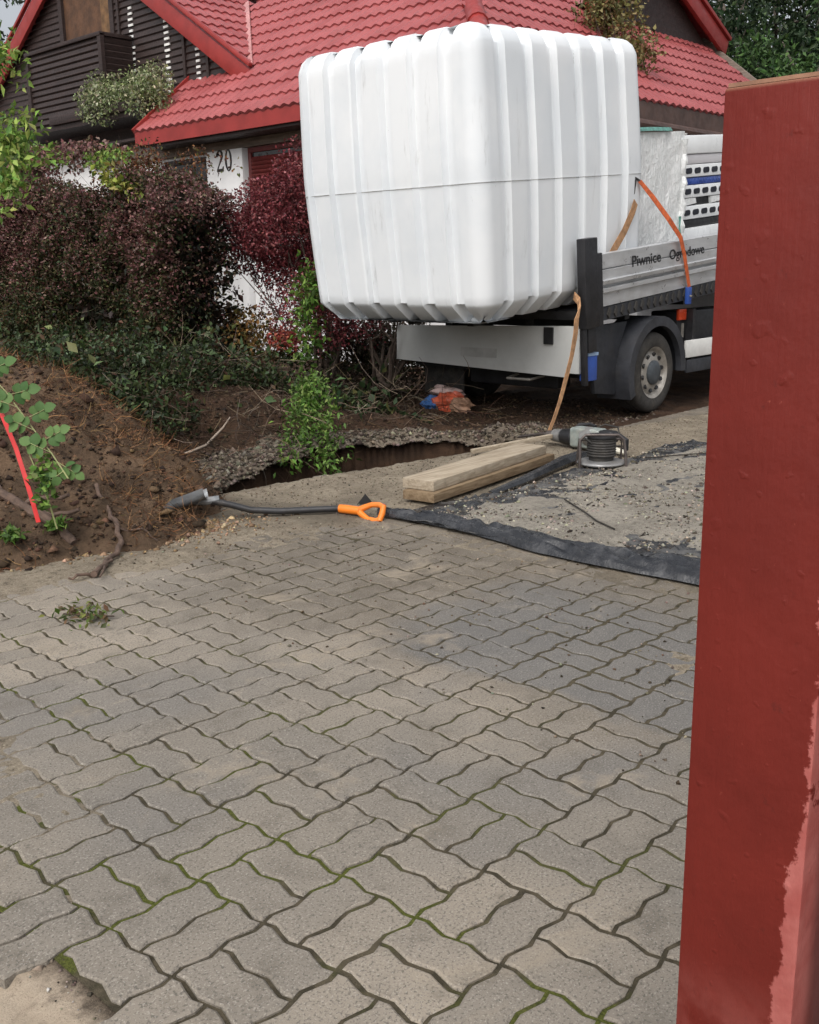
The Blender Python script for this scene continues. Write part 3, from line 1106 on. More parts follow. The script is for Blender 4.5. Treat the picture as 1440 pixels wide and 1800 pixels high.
# sill board, planter and slatted balcony box in front of the gable
m = MB(); m.box(9.75, 10.5, 14.5, 19.5, 3.70, 3.78)
m.build('balcony_floor', DARKWOOD, house)
balc = MB()
balc.box(9.86, 9.88, 15.95, 18.4, 3.8, 5.02)
balc.box(9.88, 10.42, 15.95, 15.97, 3.8, 5.02)
balc = balc.build('balcony', DARKWOOD, house)
for k in range(12):
    z = 3.84 + k * .1
    m = MB(); m.obox((9.845, 17.18, z + .04), (.010, 0, -.010), (0, 1.22, 0), (.010, 0, .036)); m.build('slat', DARKWOOD, balc)
    m = MB(); m.obox((10.14, 15.935, z + .04), (.27, 0, 0), (0, .010, .010), (0, -.010, .036)); m.build('slat', DARKWOOD, balc)
for yy in (15.95, 18.4):
    m = MB(); m.box(9.80, 9.87, yy - .05, yy + .05, 3.8, 5.06); m.build('balcony_post', DARKWOOD, balc)
m = MB(); m.box(9.79, 9.89, 15.9, 18.45, 5.03, 5.09); m.box(9.89, 10.4, 15.9, 16.0, 5.03, 5.09)
m.build('handrail', DARKWOOD, balc, bevel=.006)
m = MB(); m.box(9.70, 9.95, 14.55, 17.6, 3.785, 3.93)
planter = m.build('planter', DARKWOOD, house, bevel=.01)

# right gable over the driveway side
GY = 9.5
apx, apz = 16.3, 6.0
fr, fl = (18.45, 5.02), (14.1, 4.98)
m = MB(); m.prism([(fl[0], fl[1] - .1), (apx, apz), (fr[0] - .2, fr[1] - .1)], lambda a, b_, d: (a, d, b_), GY, GY + .05)
m.build('gable', DARKWOOD, house)
for (fx_, fz_) in (fr, fl):
    a_, b_ = np.array((fx_, GY - .16, fz_)), np.array((apx, GY - .16, apz))
    d = (b_ - a_) / np.linalg.norm(b_ - a_)
    up_ = np.cross((0, 1, 0), d); up_ = up_ if up_[2] > 0 else -up_
    for off, wd_, yo in ((0, .26, 0), (.18, .06, -.04)):
        m = MB(); m.obox((a_ + b_) / 2 + up_ * off + np.array((0, yo, 0)), (b_ - a_) / 2 + d * .05, (0, .04, 0), up_ * wd_ / 2)
        m.build('barge_board', FASCIA, roof, bevel=.006)
m = MB()
m.add([(fr[0], GY - .12, fr[1] + .12), (apx, GY - .12, apz + .12), (apx, 13, apz + .12), (fr[0], 13, fr[1] + .12), (fl[0], GY - .12, fl[1] + .12), (fl[0], 13, fl[1] + .12)], [(0, 1, 2, 3), (1, 4, 5, 2)])
m.build('dormer_roof', REDROOF, roof)

# ------------------------------------------------------------------ vegetation
def blob_points(N, c, r, shell=.35, rough=.35, sc=1.3, seed=0.0):
    """points in the outer shell of an uneven blob"""
    d = unit(RNG.normal(size=(N, 3)))
    k = 1 + rough * 2 * (fbm(d[:, 0] * sc + seed, d[:, 1] * sc - seed, d[:, 2] * sc + 2 * seed, 3) - .5)
    q = 1 - shell * RNG.uniform(size=N) ** 1.5
    return np.array(c) + d * np.array(r) * (k * q)[:, None], d

BURG = [(.145, .062, .060), (.090, .044, .036), (.19, .092, .084), (.085, .068, .036), (.29, .18, .155)]
DGRN = [(.030, .046, .016), (.050, .070, .024), (.020, .030, .012), (.095, .090, .038)]
RUST = [(.13, .05, .022), (.09, .03, .018), (.06, .03, .015)]
LGRN = [(.16, .27, .05), (.22, .34, .07), (.10, .19, .04), (.30, .36, .10)]
BGRN = [(.075, .155, .024), (.11, .205, .036), (.05, .10, .018), (.14, .20, .05)]

def hedge_points(N, x0, x1, y0, y1, z0, ztop, seed):
    """points through a bushy hedge block, dense near its surface, uneven top"""
    x = RNG.uniform(x0, x1, N); y = RNG.uniform(y0, y1, N)
    top = ztop + .9 * (fbm(y * .9 + seed, x * .9, seed, 4) - .5) - .30 * sstep(y0 + .9, y0, y) - .25 * sstep(x0 + .25, x0 - .15, x)
    u = RNG.uniform(size=N)
    z = z0 + (top - z0) * u ** .9
    # front face bulges
    dep = .55 * (fbm(y * 1.2, z * 1.2, seed + 5, 4) - .5) * 2 + .18 * sstep(1.5, 2.2, z)
    pick = RNG.uniform(size=N)
    x = np.where(pick < .72, x0 + dep + np.abs(RNG.normal(size=N)) * .13, x + dep)
    z = np.where(pick > .9, top - np.abs(RNG.normal(size=N)) * .1, z)
    keep = fbm(y * 3.1, z * 3.1, x * 3.1 + seed, 3) > .30
    return np.stack([x, y, z], 1)[keep]

def stems(name, n, base, spread, top, r, parent, mat=TWIG):
    for i in range(n):
        a = RNG.uniform(0, 2 * PI)
        b_ = np.array(base) + np.array([math.cos(a), math.sin(a), 0]) * RNG.uniform(.02, .5) * np.array([spread[0], spread[1], 0])
        t_ = np.array(base) + np.array([np.clip(RNG.normal(), -1.1, 1.1) * spread[0], np.clip(RNG.normal(), -.8, 1.1) * spread[1], top * RNG.uniform(.6, 1)])
        md = (b_ + t_) / 2 + RNG.normal(size=3) * .08
        q1 = b_ * .7 + md * .3 + RNG.normal(size=3) * .03
        m_ = MB(); m_.tube([b_, q1, md, t_ * .5 + md * .5 + RNG.normal(size=3) * .04, t_], [r, r * .9, r * .7, r * .45, r * .2], 6)
        m_.build(name, mat, parent, smooth=True)

# left burgundy hedge
hg = thing('hedge', (5.9, 10.2, .3), 'tall dark burgundy leaved hedge behind the soil heap', 'hedge')
P = hedge_points(240000, 5.55, 6.5, 8.25, 13.8, .15, 2.10, 1.0)
tz = sstep(.7, 1.7, P[:, 2] + .5 * (fbm(P[:, 1] * 2, P[:, 2] * 2, 9.0, 3) - .5))[:, None]
g1 = (fbm(P[:, 1] * 1.2, P[:, 2] * 1.2, 4.4, 3) > .49)[:, None]
cb = tints(len(P), BURG, [.3, .25, .2, .15, .1], .3)
cg = tints(len(P), DGRN + [BURG[3], RUST[2]], None, .3)
col = np.where(RNG.uniform(size=(len(P), 1)) < tz * np.where(g1, .55, .95), cb, cg)
leaves('foliage', P, .037, LEAF, hg, col, .62, .2, .5, out=np.array([-.5, 0, .2]))
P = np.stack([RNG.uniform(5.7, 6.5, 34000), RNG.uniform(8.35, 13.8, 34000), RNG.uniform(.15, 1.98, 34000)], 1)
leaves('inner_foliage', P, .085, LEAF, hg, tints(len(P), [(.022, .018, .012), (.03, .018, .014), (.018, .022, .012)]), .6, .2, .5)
stems('stem', 12, (5.95, 9.3, .2), (.3, 1.2), 1.9, .018, hg)
stems('stem', 8, (5.95, 12, .2), (.3, .9), 1.9, .018, hg)

N = 500
P = np.stack([5.6 + .2 * RNG.normal(size=N), RNG.uniform(8.2, 13, N), RNG.uniform(.3, 2.1, N)], 1)
D = np.stack([-.5 + .6 * RNG.normal(size=N), RNG.normal(size=N), .5 + .6 * RNG.normal(size=N)], 1)
fibres('twigs', P, D, RNG.uniform(.06, .22, N), .005, TINT, hg, tints(N, [(.09, .065, .05), (.06, .042, .034), (.14, .11, .09)]), .5)

# right burgundy bush behind the tank
bs = thing('bush', (6.95, 7.75, .3), 'red burgundy barberry bush with bare lower stems behind the white tank', 'bush')
P1, d1 = blob_points(32000, (6.95, 8.15, 1.66), (.55, 1.05, .50), .6, .5, 1.6, 3.0)
P2, d2 = blob_points(7000, (6.75, 7.55, 2.05), (.4, .55, .38), .6, .5, 1.6, 6.0)
P4, d4 = blob_points(9000, (7.7, 7.6, .42), (.8, .75, .42), .9, .5, 1.9, 19.0)
P3, d3 = blob_points(10500, (6.9, 7.55, 1.0), (.45, .75, .55), .9, .6, 1.9, 9.0)
P = np.concatenate([P1, P2, P3])
P = P[fbm(P[:, 0] * 3, P[:, 1] * 3, P[:, 2] * 3, 3) > .40]
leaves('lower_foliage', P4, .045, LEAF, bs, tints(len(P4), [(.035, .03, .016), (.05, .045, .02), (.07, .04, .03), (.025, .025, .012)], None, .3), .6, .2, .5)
RB = [(.18, .035, .042), (.12, .026, .032), (.25, .065, .07), (.085, .028, .028), (.36, .15, .15)]
leaves('foliage', P, .034, LEAF, bs, tints(len(P), RB, [.32, .27, .2, .15, .06], .3), .6, .2, .5)
stems('stem', 16, (6.9, 7.5, .25), (.28, .42), 1.9, .017, bs)
stems('stem', 12, (7.0, 6.85, .2), (.25, .3), .75, .022, bs)
stems('twig', 14, (6.9, 8.0, .6), (.35, .8), 1.3, .006, bs)

# rust-brown creeper hanging below the eave
cr = thing('creeper', (9.0, 14.2, 2.4), 'rusty brown creeper hanging under the house eave above the hedge', 'creeper')
P, _ = blob_points(6500, (8.6, 13.3, 2.55), (.5, 1.7, .55), .9, .6, 1.5, 12.0)
P = P[fbm(P[:, 0] * 2.6, P[:, 1] * 2.6, P[:, 2] * 2.6, 3) > .47]
leaves('foliage', P, .055, LEAF, cr, tints(len(P), RUST + [(.20, .09, .035), (.10, .10, .03)], None, .3), .6, .2, .4, hang=.5)
stems('vine', 14, (8.7, 13.2, 1.9), (.3, 1.2), 1.3, .007, cr)
cr2 = thing('creeper', (7.9, 15, 2.4), 'creeper with green and dark leaves trailing over the left hedge top', 'creeper')
P, _ = blob_points(9000, (7.6, 14.6, 2.80), (.5, 2.6, .22), .9, .6, 1.2, 15.0)
P = P[fbm(P[:, 0] * 2.2, P[:, 1] * 2.2, P[:, 2] * 2.2, 3) > .46]
tk = (fbm(P[:, 1] * 1.1, P[:, 2] * 3, 2.2, 3) > .5)[:, None]
leaves('foliage', P, .07, LEAF, cr2, np.where(tk, tints(len(P), LGRN, None, .3), tints(len(P), BURG, None, .3)), .6, .2, .4, hang=.4)
stems('vine', 20, (7.7, 14.4, 1.8), (.3, 1.6), 1.1, .006, cr2)
yv = thing('yellow_green_shoot', (6.0, 9.3, 1.9), 'yellow green leafy shoot drooping out of the burgundy hedge', 'shoot')
P, _ = blob_points(260, (5.75, 9.15, 2.15), (.16, .42, .09), 1, .4, 1.5, 5.0)
P[:, 2] += (P[:, 1] - 9.15) * .38
leaves('foliage', P, .085, LEAF, yv, tints(len(P), [(.20, .24, .04), (.15, .20, .04), (.26, .24, .06)]), .5, .2, .5, hang=.4, kind=None)
m = MB(); m.tube([(6.0, 9.6, 2.2), (5.75, 9.2, 2.16), (5.6, 8.8, 1.95)], [.008, .006, .003], 6); m.build('stem', TWIG, yv)

# green undergrowth on the bank
N = 46000
P = np.stack([RNG.uniform(3.6, 7.3, N), RNG.uniform(5.7, 9.2, N), np.zeros(N)], 1)
gz = ground_z(P[:, 0], P[:, 1])
hgt = .03 + 1.0 * np.clip(fbm(P[:, 0] * 2.6, P[:, 1] * 2.6, 1.0, 4) - .22, 0, 1) * sstep(5.6, 7.0, P[:, 1])
hgt = hgt * (1 - .62 * sstep(5.2, 6.0, P[:, 0]))
P[:, 2] = gz + hgt * RNG.uniform(.1, 1, N)
fr_ = near_y(P[:, 0]) + np.maximum(pit_w(P[:, 0]), 0) + .62 + .45 * sstep(4.6, 6.0, P[:, 0])
P = P[(P[:, 1] > fr_ + .25 * (fbm(P[:, 0] * 4, P[:, 1] * 4) - .3)) & (fbm(P[:, 0] * 2.5, P[:, 1] * 2.5, 3.0, 3) > .36) & ((P[:, 0] < 6.4) | (P[:, 1] > 7))]
o = leaves('undergrowth', P, .048, LEAF, None, tints(len(P), [(.026, .042, .013), (.042, .064, .020), (.065, .090, .038), (.014, .022, .009), (.05, .04, .022), (.085, .12, .07), (.07, .035, .02)], [.26, .22, .12, .16, .12, .05, .07], .35), .6, .2, .8)
tag(o, 'low dark green leafy undergrowth along the top of the bank', kind='stuff')

N = 700
P = np.stack([RNG.uniform(3.7, 7.0, N), RNG.uniform(5.8, 8.6, N), np.zeros(N)], 1)
P = P[(fbm(P[:, 0] * 1.8, P[:, 1] * 1.8, 9.0, 3) > .50) & (P[:, 1] > near_y(P[:, 0]) + np.maximum(pit_w(P[:, 0]), 0) + .7)]
P[:, 2] = ground_z(P[:, 0], P[:, 1]) + RNG.uniform(.1, .5, len(P)) * sstep(5.6, 7, P[:, 1])
o = leaves('broad_leaves', P, .095, LEAF, None, tints(len(P), [(.05, .09, .035), (.08, .12, .05), (.03, .055, .022), (.12, .13, .045)], None, .3), .6, .2, .8)
tag(o, 'broader pale green leaves scattered through the undergrowth', kind='stuff')
N = 700
P = np.stack([RNG.uniform(3.9, 7.2, N), RNG.uniform(5.6, 8.2, N), np.zeros(N)], 1)
P[:, 2] = ground_z(P[:, 0], P[:, 1]) + RNG.uniform(0, .3, N)
D = np.stack([RNG.normal(size=N), RNG.normal(size=N), .4 * RNG.normal(size=N)], 1)
o = fibres('dry_stems', P, D, RNG.uniform(.1, .45, N), .006, TINT, None, tints(N, [(.13, .095, .07), (.08, .055, .04), (.2, .16, .12), (.05, .035, .025)]), .5)
tag(o, 'dry stems and broken twigs tangled in the undergrowth on the bank', kind='stuff')
ys_ = thing('shrub', (6.7, 8.6, .3), 'small shrub with yellow and orange autumn leaves beside the blue crate', 'shrub')
P, _ = blob_points(3000, (6.6, 8.55, .60), (.35, .55, .36), .9, .5, 1.6, 21.0)
leaves('foliage', P, .05, LEAF, ys_, tints(len(P), [(.20, .11, .035), (.26, .15, .05), (.12, .10, .03), (.10, .06, .03)], None, .3), .6, .2, .6)
stems('stem', 7, (6.6, 8.55, .2), (.2, .25), .6, .007, ys_)
rf = thing('flower', (6.75, 7.95, .3), 'clump of salmon red flowers at the foot of the burgundy bush', 'flowers')
P, _ = blob_points(460, (6.72, 7.95, .60), (.16, .22, .13), .9, .4, 1.6, 23.0)
leaves('petals', P, .045, LEAF, rf, tints(len(P), [(.42, .09, .06), (.5, .16, .11), (.30, .06, .045)]), .8, .2, .6)
P, _ = blob_points(260, (6.72, 7.95, .44), (.2, .25, .1), .9, .4, 1.6, 25.0)
leaves('leaves', P, .06, LEAF, rf, tints(len(P), DGRN), .5, .2, .6)
stems('stem', 5, (6.72, 7.95, .2), (.1, .1), .3, .005, rf)

def sprig(name, label, cat, base, pts, n, size, cols, spread=.06, hang=.2, r=.006, asp=.5, group=None):
    t = thing(name, base, label, cat, group)
    pts = [np.array(p, float) for p in pts]
    m_ = MB(); m_.tube(pts, list(np.linspace(r, r * .4, len(pts))), 6); m_.build('stem', TWIG if name != 'weed' else WEEDSTEM, t, smooth=True)
    u = RNG.uniform(0, len(pts) - 1.001, n)
    i = u.astype(int); f = (u - i)[:, None]
    A_ = np.array(pts)
    P_ = A_[i] * (1 - f) + A_[i + 1] * f + RNG.normal(size=(n, 3)) * spread
    leaves('foliage', P_, size, LEAF, t, tints(n, cols, None, .25), asp, .2, .6, hang=hang)
    return t

WEEDSTEM = simple('green_stem', (.10, .17, .04), .6, .2)
sprig('climber', 'bright green climbing shoot beside the left lower edge of the white tank', 'climber', (6.35, 7.2, .45),
      [(6.4, 7.3, .45), (6.36, 7.2, .8), (6.33, 7.15, 1.05), (6.36, 7.16, 1.3)], 520, .07, LGRN[:3] + BGRN, .075)
# weeds tumbling over the pit rim
wd = thing('weed', (5.1, 5.75, .2), 'bright green weed tumbling down the bank over the pit edge', 'weed')
pts = []
for k in range(135):
    x = RNG.normal() * .085 + (.10 if k % 5 == 0 else -.07 if k % 7 == 0 else 0)
    y0 = 6.02 + RNG.normal() * .07 + x * .5
    ln = RNG.uniform(.3, 1.0)
    q0 = np.array((5.32 + x * .8, y0, .52 - .10 * RNG.uniform()))
    q1 = np.array((5.12 + x, y0 - .3 * ln, .34 + RNG.normal() * .05))
    q2 = np.array((4.92 + x * 1.2, y0 - .65 * ln, .14 - .06 * ln))
    q3 = np.array((4.76 + x * 1.2, y0 - .88 * ln, .02 - .14 * ln))
    u = RNG.uniform(0, 1, 16)[:, None]
    pts.append((1 - u) ** 3 * q0 + 3 * u * (1 - u) ** 2 * q1 + 3 * u * u * (1 - u) * q2 + u ** 3 * q3)
P = np.concatenate(pts)
P[:, 2] = np.maximum(P[:, 2], np.where(P[:, 1] > near_y(P[:, 0]) + np.maximum(pit_w(P[:, 0]), 0), ground_z(P[:, 0], P[:, 1]) + .03, -.3))
P += RNG.normal(size=P.shape) * .026
P = P[fbm(P[:, 0] * 9, P[:, 1] * 9, P[:, 2] * 9, 3) > .42]
leaves('foliage', P, .05, LEAF, wd, tints(len(P), BGRN, None, .3), .42, .15, .5, hang=.5)
stems('stem', 6, (5.2, 5.9, .1), (.12, .12), .35, .005, wd, WEEDSTEM)

# light green shrub at the left edge, nearer than the hedge
ls = thing('shrub', (3.4, 6.7, .8), 'light green leafy shrub rising at the left edge beside the hedge', 'shrub')
P1, _ = blob_points(620, (3.70, 7.28, 2.20), (.25, .36, .26), 1, .6, 1.5, 31.0)
P2, _ = blob_points(170, (3.58, 7.05, 2.72), (.16, .22, .24), 1, .5, 1.5, 33.0)
P3, _ = blob_points(240, (3.55, 7.12, 1.92), (.15, .25, .2), 1, .5, 1.5, 35.0)
P = np.concatenate([P1, P2, P3])
leaves('foliage', P, .075, LEAF, ls, tints(len(P), LGRN, None, .3), .42, .15, .6, hang=.2)
stems('stem', 3, (3.45, 7.4, .6), (.06, .10), 1.9, .007, ls)

# variegated plants in the planter
for yc, lab in ((15.85, 'pale variegated trailing plant in the balcony planter, left clump'), (14.65, 'pale variegated trailing plant in the balcony planter, right clump beside the roof')):
    t = thing('planter_plant', (9.8, yc, 3.95), lab, 'plant', 'trailing plants in the balcony planter')
    P, _ = blob_points(3200, (9.75, yc, 4.04), (.28, .70, .40), 1, .5, 1.6, yc)
    leaves('foliage', P, .06, LEAF, t, tints(len(P), [(.30, .34, .18), (.18, .23, .09), (.42, .42, .28), (.10, .13, .05)], None, .25), .5, .2, .5, hang=.4)
    stems('stem', 8, (9.8, yc, 3.92), (.12, .35), .35, .006, t)
t = thing('creeper', (12.8, 8.3, 4.1), 'yellow green creeper growing over the red roof tiles', 'creeper')
P1, _ = blob_points(2200, (13.9, 8.9, 4.85), (.6, .4, .45), 1, .5, 1.5, 41.0)
P2, _ = blob_points(1100, (13.6, 8.3, 4.20), (.30, .5, .42), 1, .5, 1.5, 43.0)
P = np.concatenate([P1, P2])
leaves('foliage', P, .075, LEAF, t, tints(len(P), [(.16, .15, .05), (.24, .21, .09), (.10, .10, .035), (.16, .09, .04)], None, .3), .55, .2, .5, hang=.4)
stems('vine', 10, (13.4, 8.5, 4.0), (.4, .3), .7, .008, t)

# trees behind the house
def tree(base, h, r, n, label, cols, leaf=.16, seed=0.0, trunk=.22, dens=.42):
    t = thing('tree', base, label, 'tree', 'trees behind the house')
    b0 = np.array(base, float)
    m_ = MB()
    m_.tube([b0, b0 + (.05, .1, h * .25), b0 + (.15, -.05, h * .5), b0 + (.1, .1, h * .8)], [trunk, trunk * .8, trunk * .55, trunk * .2], 10)
    m_.build('trunk', BARK, t, smooth=True)
    cl = []
    for k in range(16):
        a = k * 2.4
        e = b0 + np.array((math.cos(a) * r * RNG.uniform(.4, .8), math.sin(a) * r * RNG.uniform(.4, .8), h * RNG.uniform(.3, .95)))
        s_ = b0 + np.array((0.1, 0, h * (.22 + .03 * k)))
        m_ = MB(); m_.tube([s_, (s_ + e) / 2 + RNG.normal(size=3) * .15, e], [trunk * .3, trunk * .2, trunk * .06], 6)
        m_.build('limb', BARK, t, smooth=True)
        cl.append(e)
    Ps, Cs = [], []
    for k in range(46):
        e = cl[k % 16] + RNG.normal(size=3) * np.array((r * .22, r * .22, h * .10))
        q, _ = blob_points(n // 46, e, np.array((.95, .95, .55)) * r * .30, .8, .5, 1.5, seed + k)
        Ps.append(q)
        Cs.append(tints(len(q), cols, None, .25) * RNG.uniform(.7, 1.3))
    P_ = np.concatenate(Ps); C_ = np.concatenate(Cs)
    k_ = fbm(P_[:, 0] * 1.1, P_[:, 1] * 1.1, P_[:, 2] * 1.1 + seed, 3) > dens
    leaves('crown', P_[k_], leaf, LEAF, t, np.clip(C_[k_], .004, .5), .45, .2, .4, hang=.3)
    return t

TG = [(.022, .045, .020), (.035, .065, .028), (.014, .028, .014), (.05, .08, .03)]
tree((26.5, 13.6, 0), 11.5, 3.4, 22000, 'dark green tree beyond the right end of the red roof', TG, .2, 51)
tree((29.5, 11.0, 0), 11.0, 3.6, 22000, 'dark leafy tree rising behind the red gate post', TG, .2, 61)
tree((23.5, 9.6, 0), 6.7, 2.6, 13000, 'lower brighter green tree just above the red gate post', [(.05, .10, .03), (.07, .14, .035), (.035, .07, .025)], .16, 71)
tree((34, 15.5, 0), 12.5, 4.0, 16000, 'far dark tree seen through gaps between nearer crowns', TG, .22, 81)
tree((13.5, 27.5, 0), 10, 3.2, 12000, 'dark tree behind the left gable of the house', TG, .2, 91)
tree((31, 7.0, 0), 9.5, 3.4, 12000, 'dark tree farthest to the right behind the gate post', TG, .2, 95)

# ------------------------------------------------------------------ blue crate in the garden
BLUEP = simple('blue_plastic', (.018, .025, .16), .45, .2, 5, 40, .1)
cr_ = thing('crate', (7.0, 9.3, .30), 'small dark blue plastic crate half hidden behind the bushes', 'crate')
m = MB(); m.box(6.85, 7.15, 9.08, 9.52, .42, .66); m.build('body', BLUEP, cr_, bevel=.012)
m = MB()
for a, b_, d, e in ((6.83, 7.17, 9.06, 9.10), (6.83, 7.17, 9.50, 9.54), (6.83, 6.87, 9.10, 9.50), (7.13, 7.17, 9.10, 9.50)):
    m.box(a, b_, d, e, .655, .69)
m.build('rim', simple('pale_rim', (.4, .42, .45), .5, .2), cr_, bevel=.004)

# ------------------------------------------------------------------ white ribbed tank
def tank_mat():
    t = NT('white_polyethylene')
    c = t.mix(t.ramp(t.noise(1.4, 4), .35, .65), (.67, .705, .735), (.74, .765, .785))
    x = t.xyz()
    smear = t.noise(1.0, 8, .72, stretch=(9, 9, 1.3))
    patch = t.noise(1.7, 3, .5)
    k = t.math('MULTIPLY', t.ramp(smear, .57, .76, 0, .5), t.ramp(patch, .38, .56))
    c = t.mix(k, c, (.22, .22, .205))
    k2 = t.math('MULTIPLY', t.ramp(t.noise(7, 6, .75, stretch=(3.2, 3.2, .9)), .66, .74), t.ramp(t.noise(2.3, 2, .5), .50, .62))
    c = t.mix(t.math('MULTIPLY', k2, .9), c, (.12, .115, .10))
    c = t.mix(t.ramp(t.noise(30, 5, .8, stretch=(2, 2, .8)), .68, .76, 0, .7), c, (.25, .245, .22))
    c = t.mix(t.math('MULTIPLY', t.ramp(t.noise(13, 5, .8, stretch=(1, 1, .5)), .68, .78, 0, .5), t.ramp(x[2], .9, 2.2, 1, .3)), c, (.33, .32, .27))
    n = t.bump(t.noise(14, 4), .12, .012)
    n = t.bump(t.noise(170, 2), .08, .002, n)
    return t.out(c, .42, n, 0, .4)

TANKM = tank_mat()
tank = thing('tank', (5.9, 4.73, .90), 'huge white ribbed plastic tank hanging off the back of the flatbed truck', 'tank')
TH = math.radians(4.4)
T0 = np.array((5.90, 4.73, .872))
def txf(x, y, z):
    return (T0[0] + x * math.cos(TH) - z * math.sin(TH), T0[1] + y, T0[2] + x * math.sin(TH) + z * math.cos(TH))
TLn, TWd, THt = 2.22, 1.89, 2.06
RC, RRt, RRb, GD = .12, .095, .15, .052
# perimeter, starting on the near (y=0) side
per = []
def seg_side(L, fn, nrm, groove):
    n = int(L / .0125)
    for i in range(n):
        a = i / n * L
        per.append((fn(a), nrm, groove(a)))
def corner(cx, cy, a0):
    for i in range(10):
        a = a0 + (i / 10) * PI / 2
        per.append(((cx + RC * math.cos(a), cy + RC * math.sin(a)), (math.cos(a), math.sin(a)), 0.0))
def groove_fn(pitch, wid, first):
    def g(a):
        u = (a - first) % pitch
        if a < first - .02 or a > first + pitch * 20:
            return 0.0
        return float(np.clip(min(u, wid - u) / .011, 0, 1)) if u < wid else 0.0
    return g
Ls, Lw = TLn - 2 * RC, TWd - 2 * RC
gs = groove_fn(.318, .125, .10)
gw = groove_fn(.300, .125, .085)
seg_side(Ls, lambda a: (RC + a, 0), (0, -1), lambda a: gs(a) if a < Ls - .03 else 0)
corner(TLn - RC, RC, -PI / 2)
seg_side(Lw, lambda a: (TLn, RC + a), (1, 0), lambda a: gw(a) if a < Lw - .03 else 0)
corner(TLn - RC, TWd - RC, 0)
seg_side(Ls, lambda a: (TLn - RC - a, TWd), (0, 1), lambda a: gs(Ls - a) if a < Ls - .03 else 0)
corner(RC, TWd - RC, PI / 2)
seg_side(Lw, lambda a: (0, TWd - RC - a), (-1, 0), lambda a: gw(Lw - a) if a < Lw - .03 else 0)
corner(RC, RC, PI)
prof = []                      # (inset, z, groove push direction (in, z), fade)
prof.append((.45, .0, (0, 1), 0))
prof.append((.38, .0, (0, 1), .3))
prof += [(.165, .0, (.5, .85), 1.2), (.150, .006, (.6, .8), 1.3), (.022, .118, (.75, .6), 1.2), (.008, .134, (.9, .3), 1.05), (.0, RRb, (1, 0), 1.0)]
SZ = 1.0
for z in list(np.linspace(RRb, SZ - .03, 14)[1:]) + [SZ - .012, SZ - .004, SZ + .004, SZ + .012] + list(np.linspace(SZ + .03, THt - .135, 14)[:-1]):
    off = {SZ - .012: 0, SZ - .004: -.001, SZ + .004: -.001, SZ + .012: 0}.get(z, 0)
    prof.append((off, z, (1, 0), 1.0))
prof += [(.0, THt - .135, (1, 0), 1.0), (.006, THt - .112, (.95, -.25), 1.0), (.030, THt - .058, (.8, -.6), 1.15), (.072, THt - .020, (.6, -.8), 1.25), (.115, THt - .002, (.3, -.95), 1.15)]
prof.append((.24, THt - .006, (0, -1), .8))
prof.append((.34, THt - .014, (0, -1), 0))
prof.append((.45, THt - .02, (0, -1), 0))
n = len(per)
V = []
for ins, z, (pi_, pz), fade in prof:
    sc_ = 1 - (.036 * max(0, (.55 - z / THt)) ** 1.3 * 2 if z < THt * .55 else .02 * (z / THt - .55) / .45)
    bul = .012 * math.sin(PI * z / THt)
    for (px_, py_), (nx_, ny_), g in per:
        d = ins + g * GD * fade * pi_ - bul
        X_, Y_ = px_ - nx_ * d, py_ - ny_ * d
        X_, Y_ = TLn / 2 + (X_ - TLn / 2) * sc_, TWd / 2 + (Y_ - TWd / 2) * sc_
        w_ = .006 * (vnoise(np.array(X_ * 2.1), np.array(Y_ * 2.1), np.array(z * 2.1)) - .5)
        V.append(txf(X_ - nx_ * float(w_), Y_ - ny_ * float(w_), z + g * GD * fade * pz * 1.0))
m = MB(); m.v = V
for r_ in range(len(prof) - 1):
    for k in range(n):
        k2 = (k + 1) % n
        m.f.append((r_ * n + k, r_ * n + k2, (r_ + 1) * n + k2, (r_ + 1) * n + k))
m.f.append(tuple(range(n))[::-1]); m.f.append(tuple((len(prof) - 1) * n + k for k in range(n)))
m.build('shell', TANKM, tank, smooth=True, angle=32)
# thin moulding seam line round the middle
SEAM = simple('seam_grime', (.20, .20, .19), .6, .4, 20)
m = MB()
ring_ = []
for (px_, py_), (nx_, ny_), g in per:
    d = g * GD - .012 - .0022
    ring_.append(txf(px_ - nx_ * d, py_ - ny_ * d, SZ))
for k in range(n):
    a, b_ = ring_[k], ring_[(k + 1) % n]
    m.add([(a[0], a[1], a[2] - .0022), (b_[0], b_[1], b_[2] - .0022), (b_[0], b_[1], b_[2] + .0022), (a[0], a[1], a[2] + .0022)], [(0, 1, 2, 3)])
m.build('seam', SEAM, tank)

# ------------------------------------------------------------------ flatbed truck
ALU = simple('aluminium_profile', (.60, .61, .62), .38, .12, 3, 60, .08, metal=.55, dirt=(.33, .32, .30), dirt_amt=.4, stretch=(.6, 4, 4))
BLACKM = simple('black_painted_steel', (.014, .014, .016), .5, .3, 8, 60, .15)
PLAST = simple('dark_grey_plastic', (.028, .030, .036), .55, .25, 6, 70, .15, dirt=(.08, .07, .06), dirt_amt=.3)
RUBBER = simple('tyre_rubber', (.030, .028, .026), .8, .3, 12, 90, .3, dirt=(.10, .085, .065), dirt_amt=.5)
RIMM = simple('dusty_steel_rim', (.34, .32, .29), .5, .2, 12, 60, .15, metal=.4, dirt=(.14, .11, .08), dirt_amt=.6)
CAPM = simple('dark_hub_cap', (.05, .058, .066), .45, .2, 10, 50, .1)
PANELW = simple('white_tailgate_paint', (.50, .51, .50), .5, .08, 2, 40, .06, dirt=(.30, .29, .27), dirt_amt=.35)
WHITEM = simple('white_truck_paint', (.72, .73, .74), .3, .06, 2, 30, .03)
REDL = simple('orange_red_lens', (.55, .06, .02), .25, .1)
BLUEB = simple('blue_box_paint', (.03, .08, .33), .4, .15)

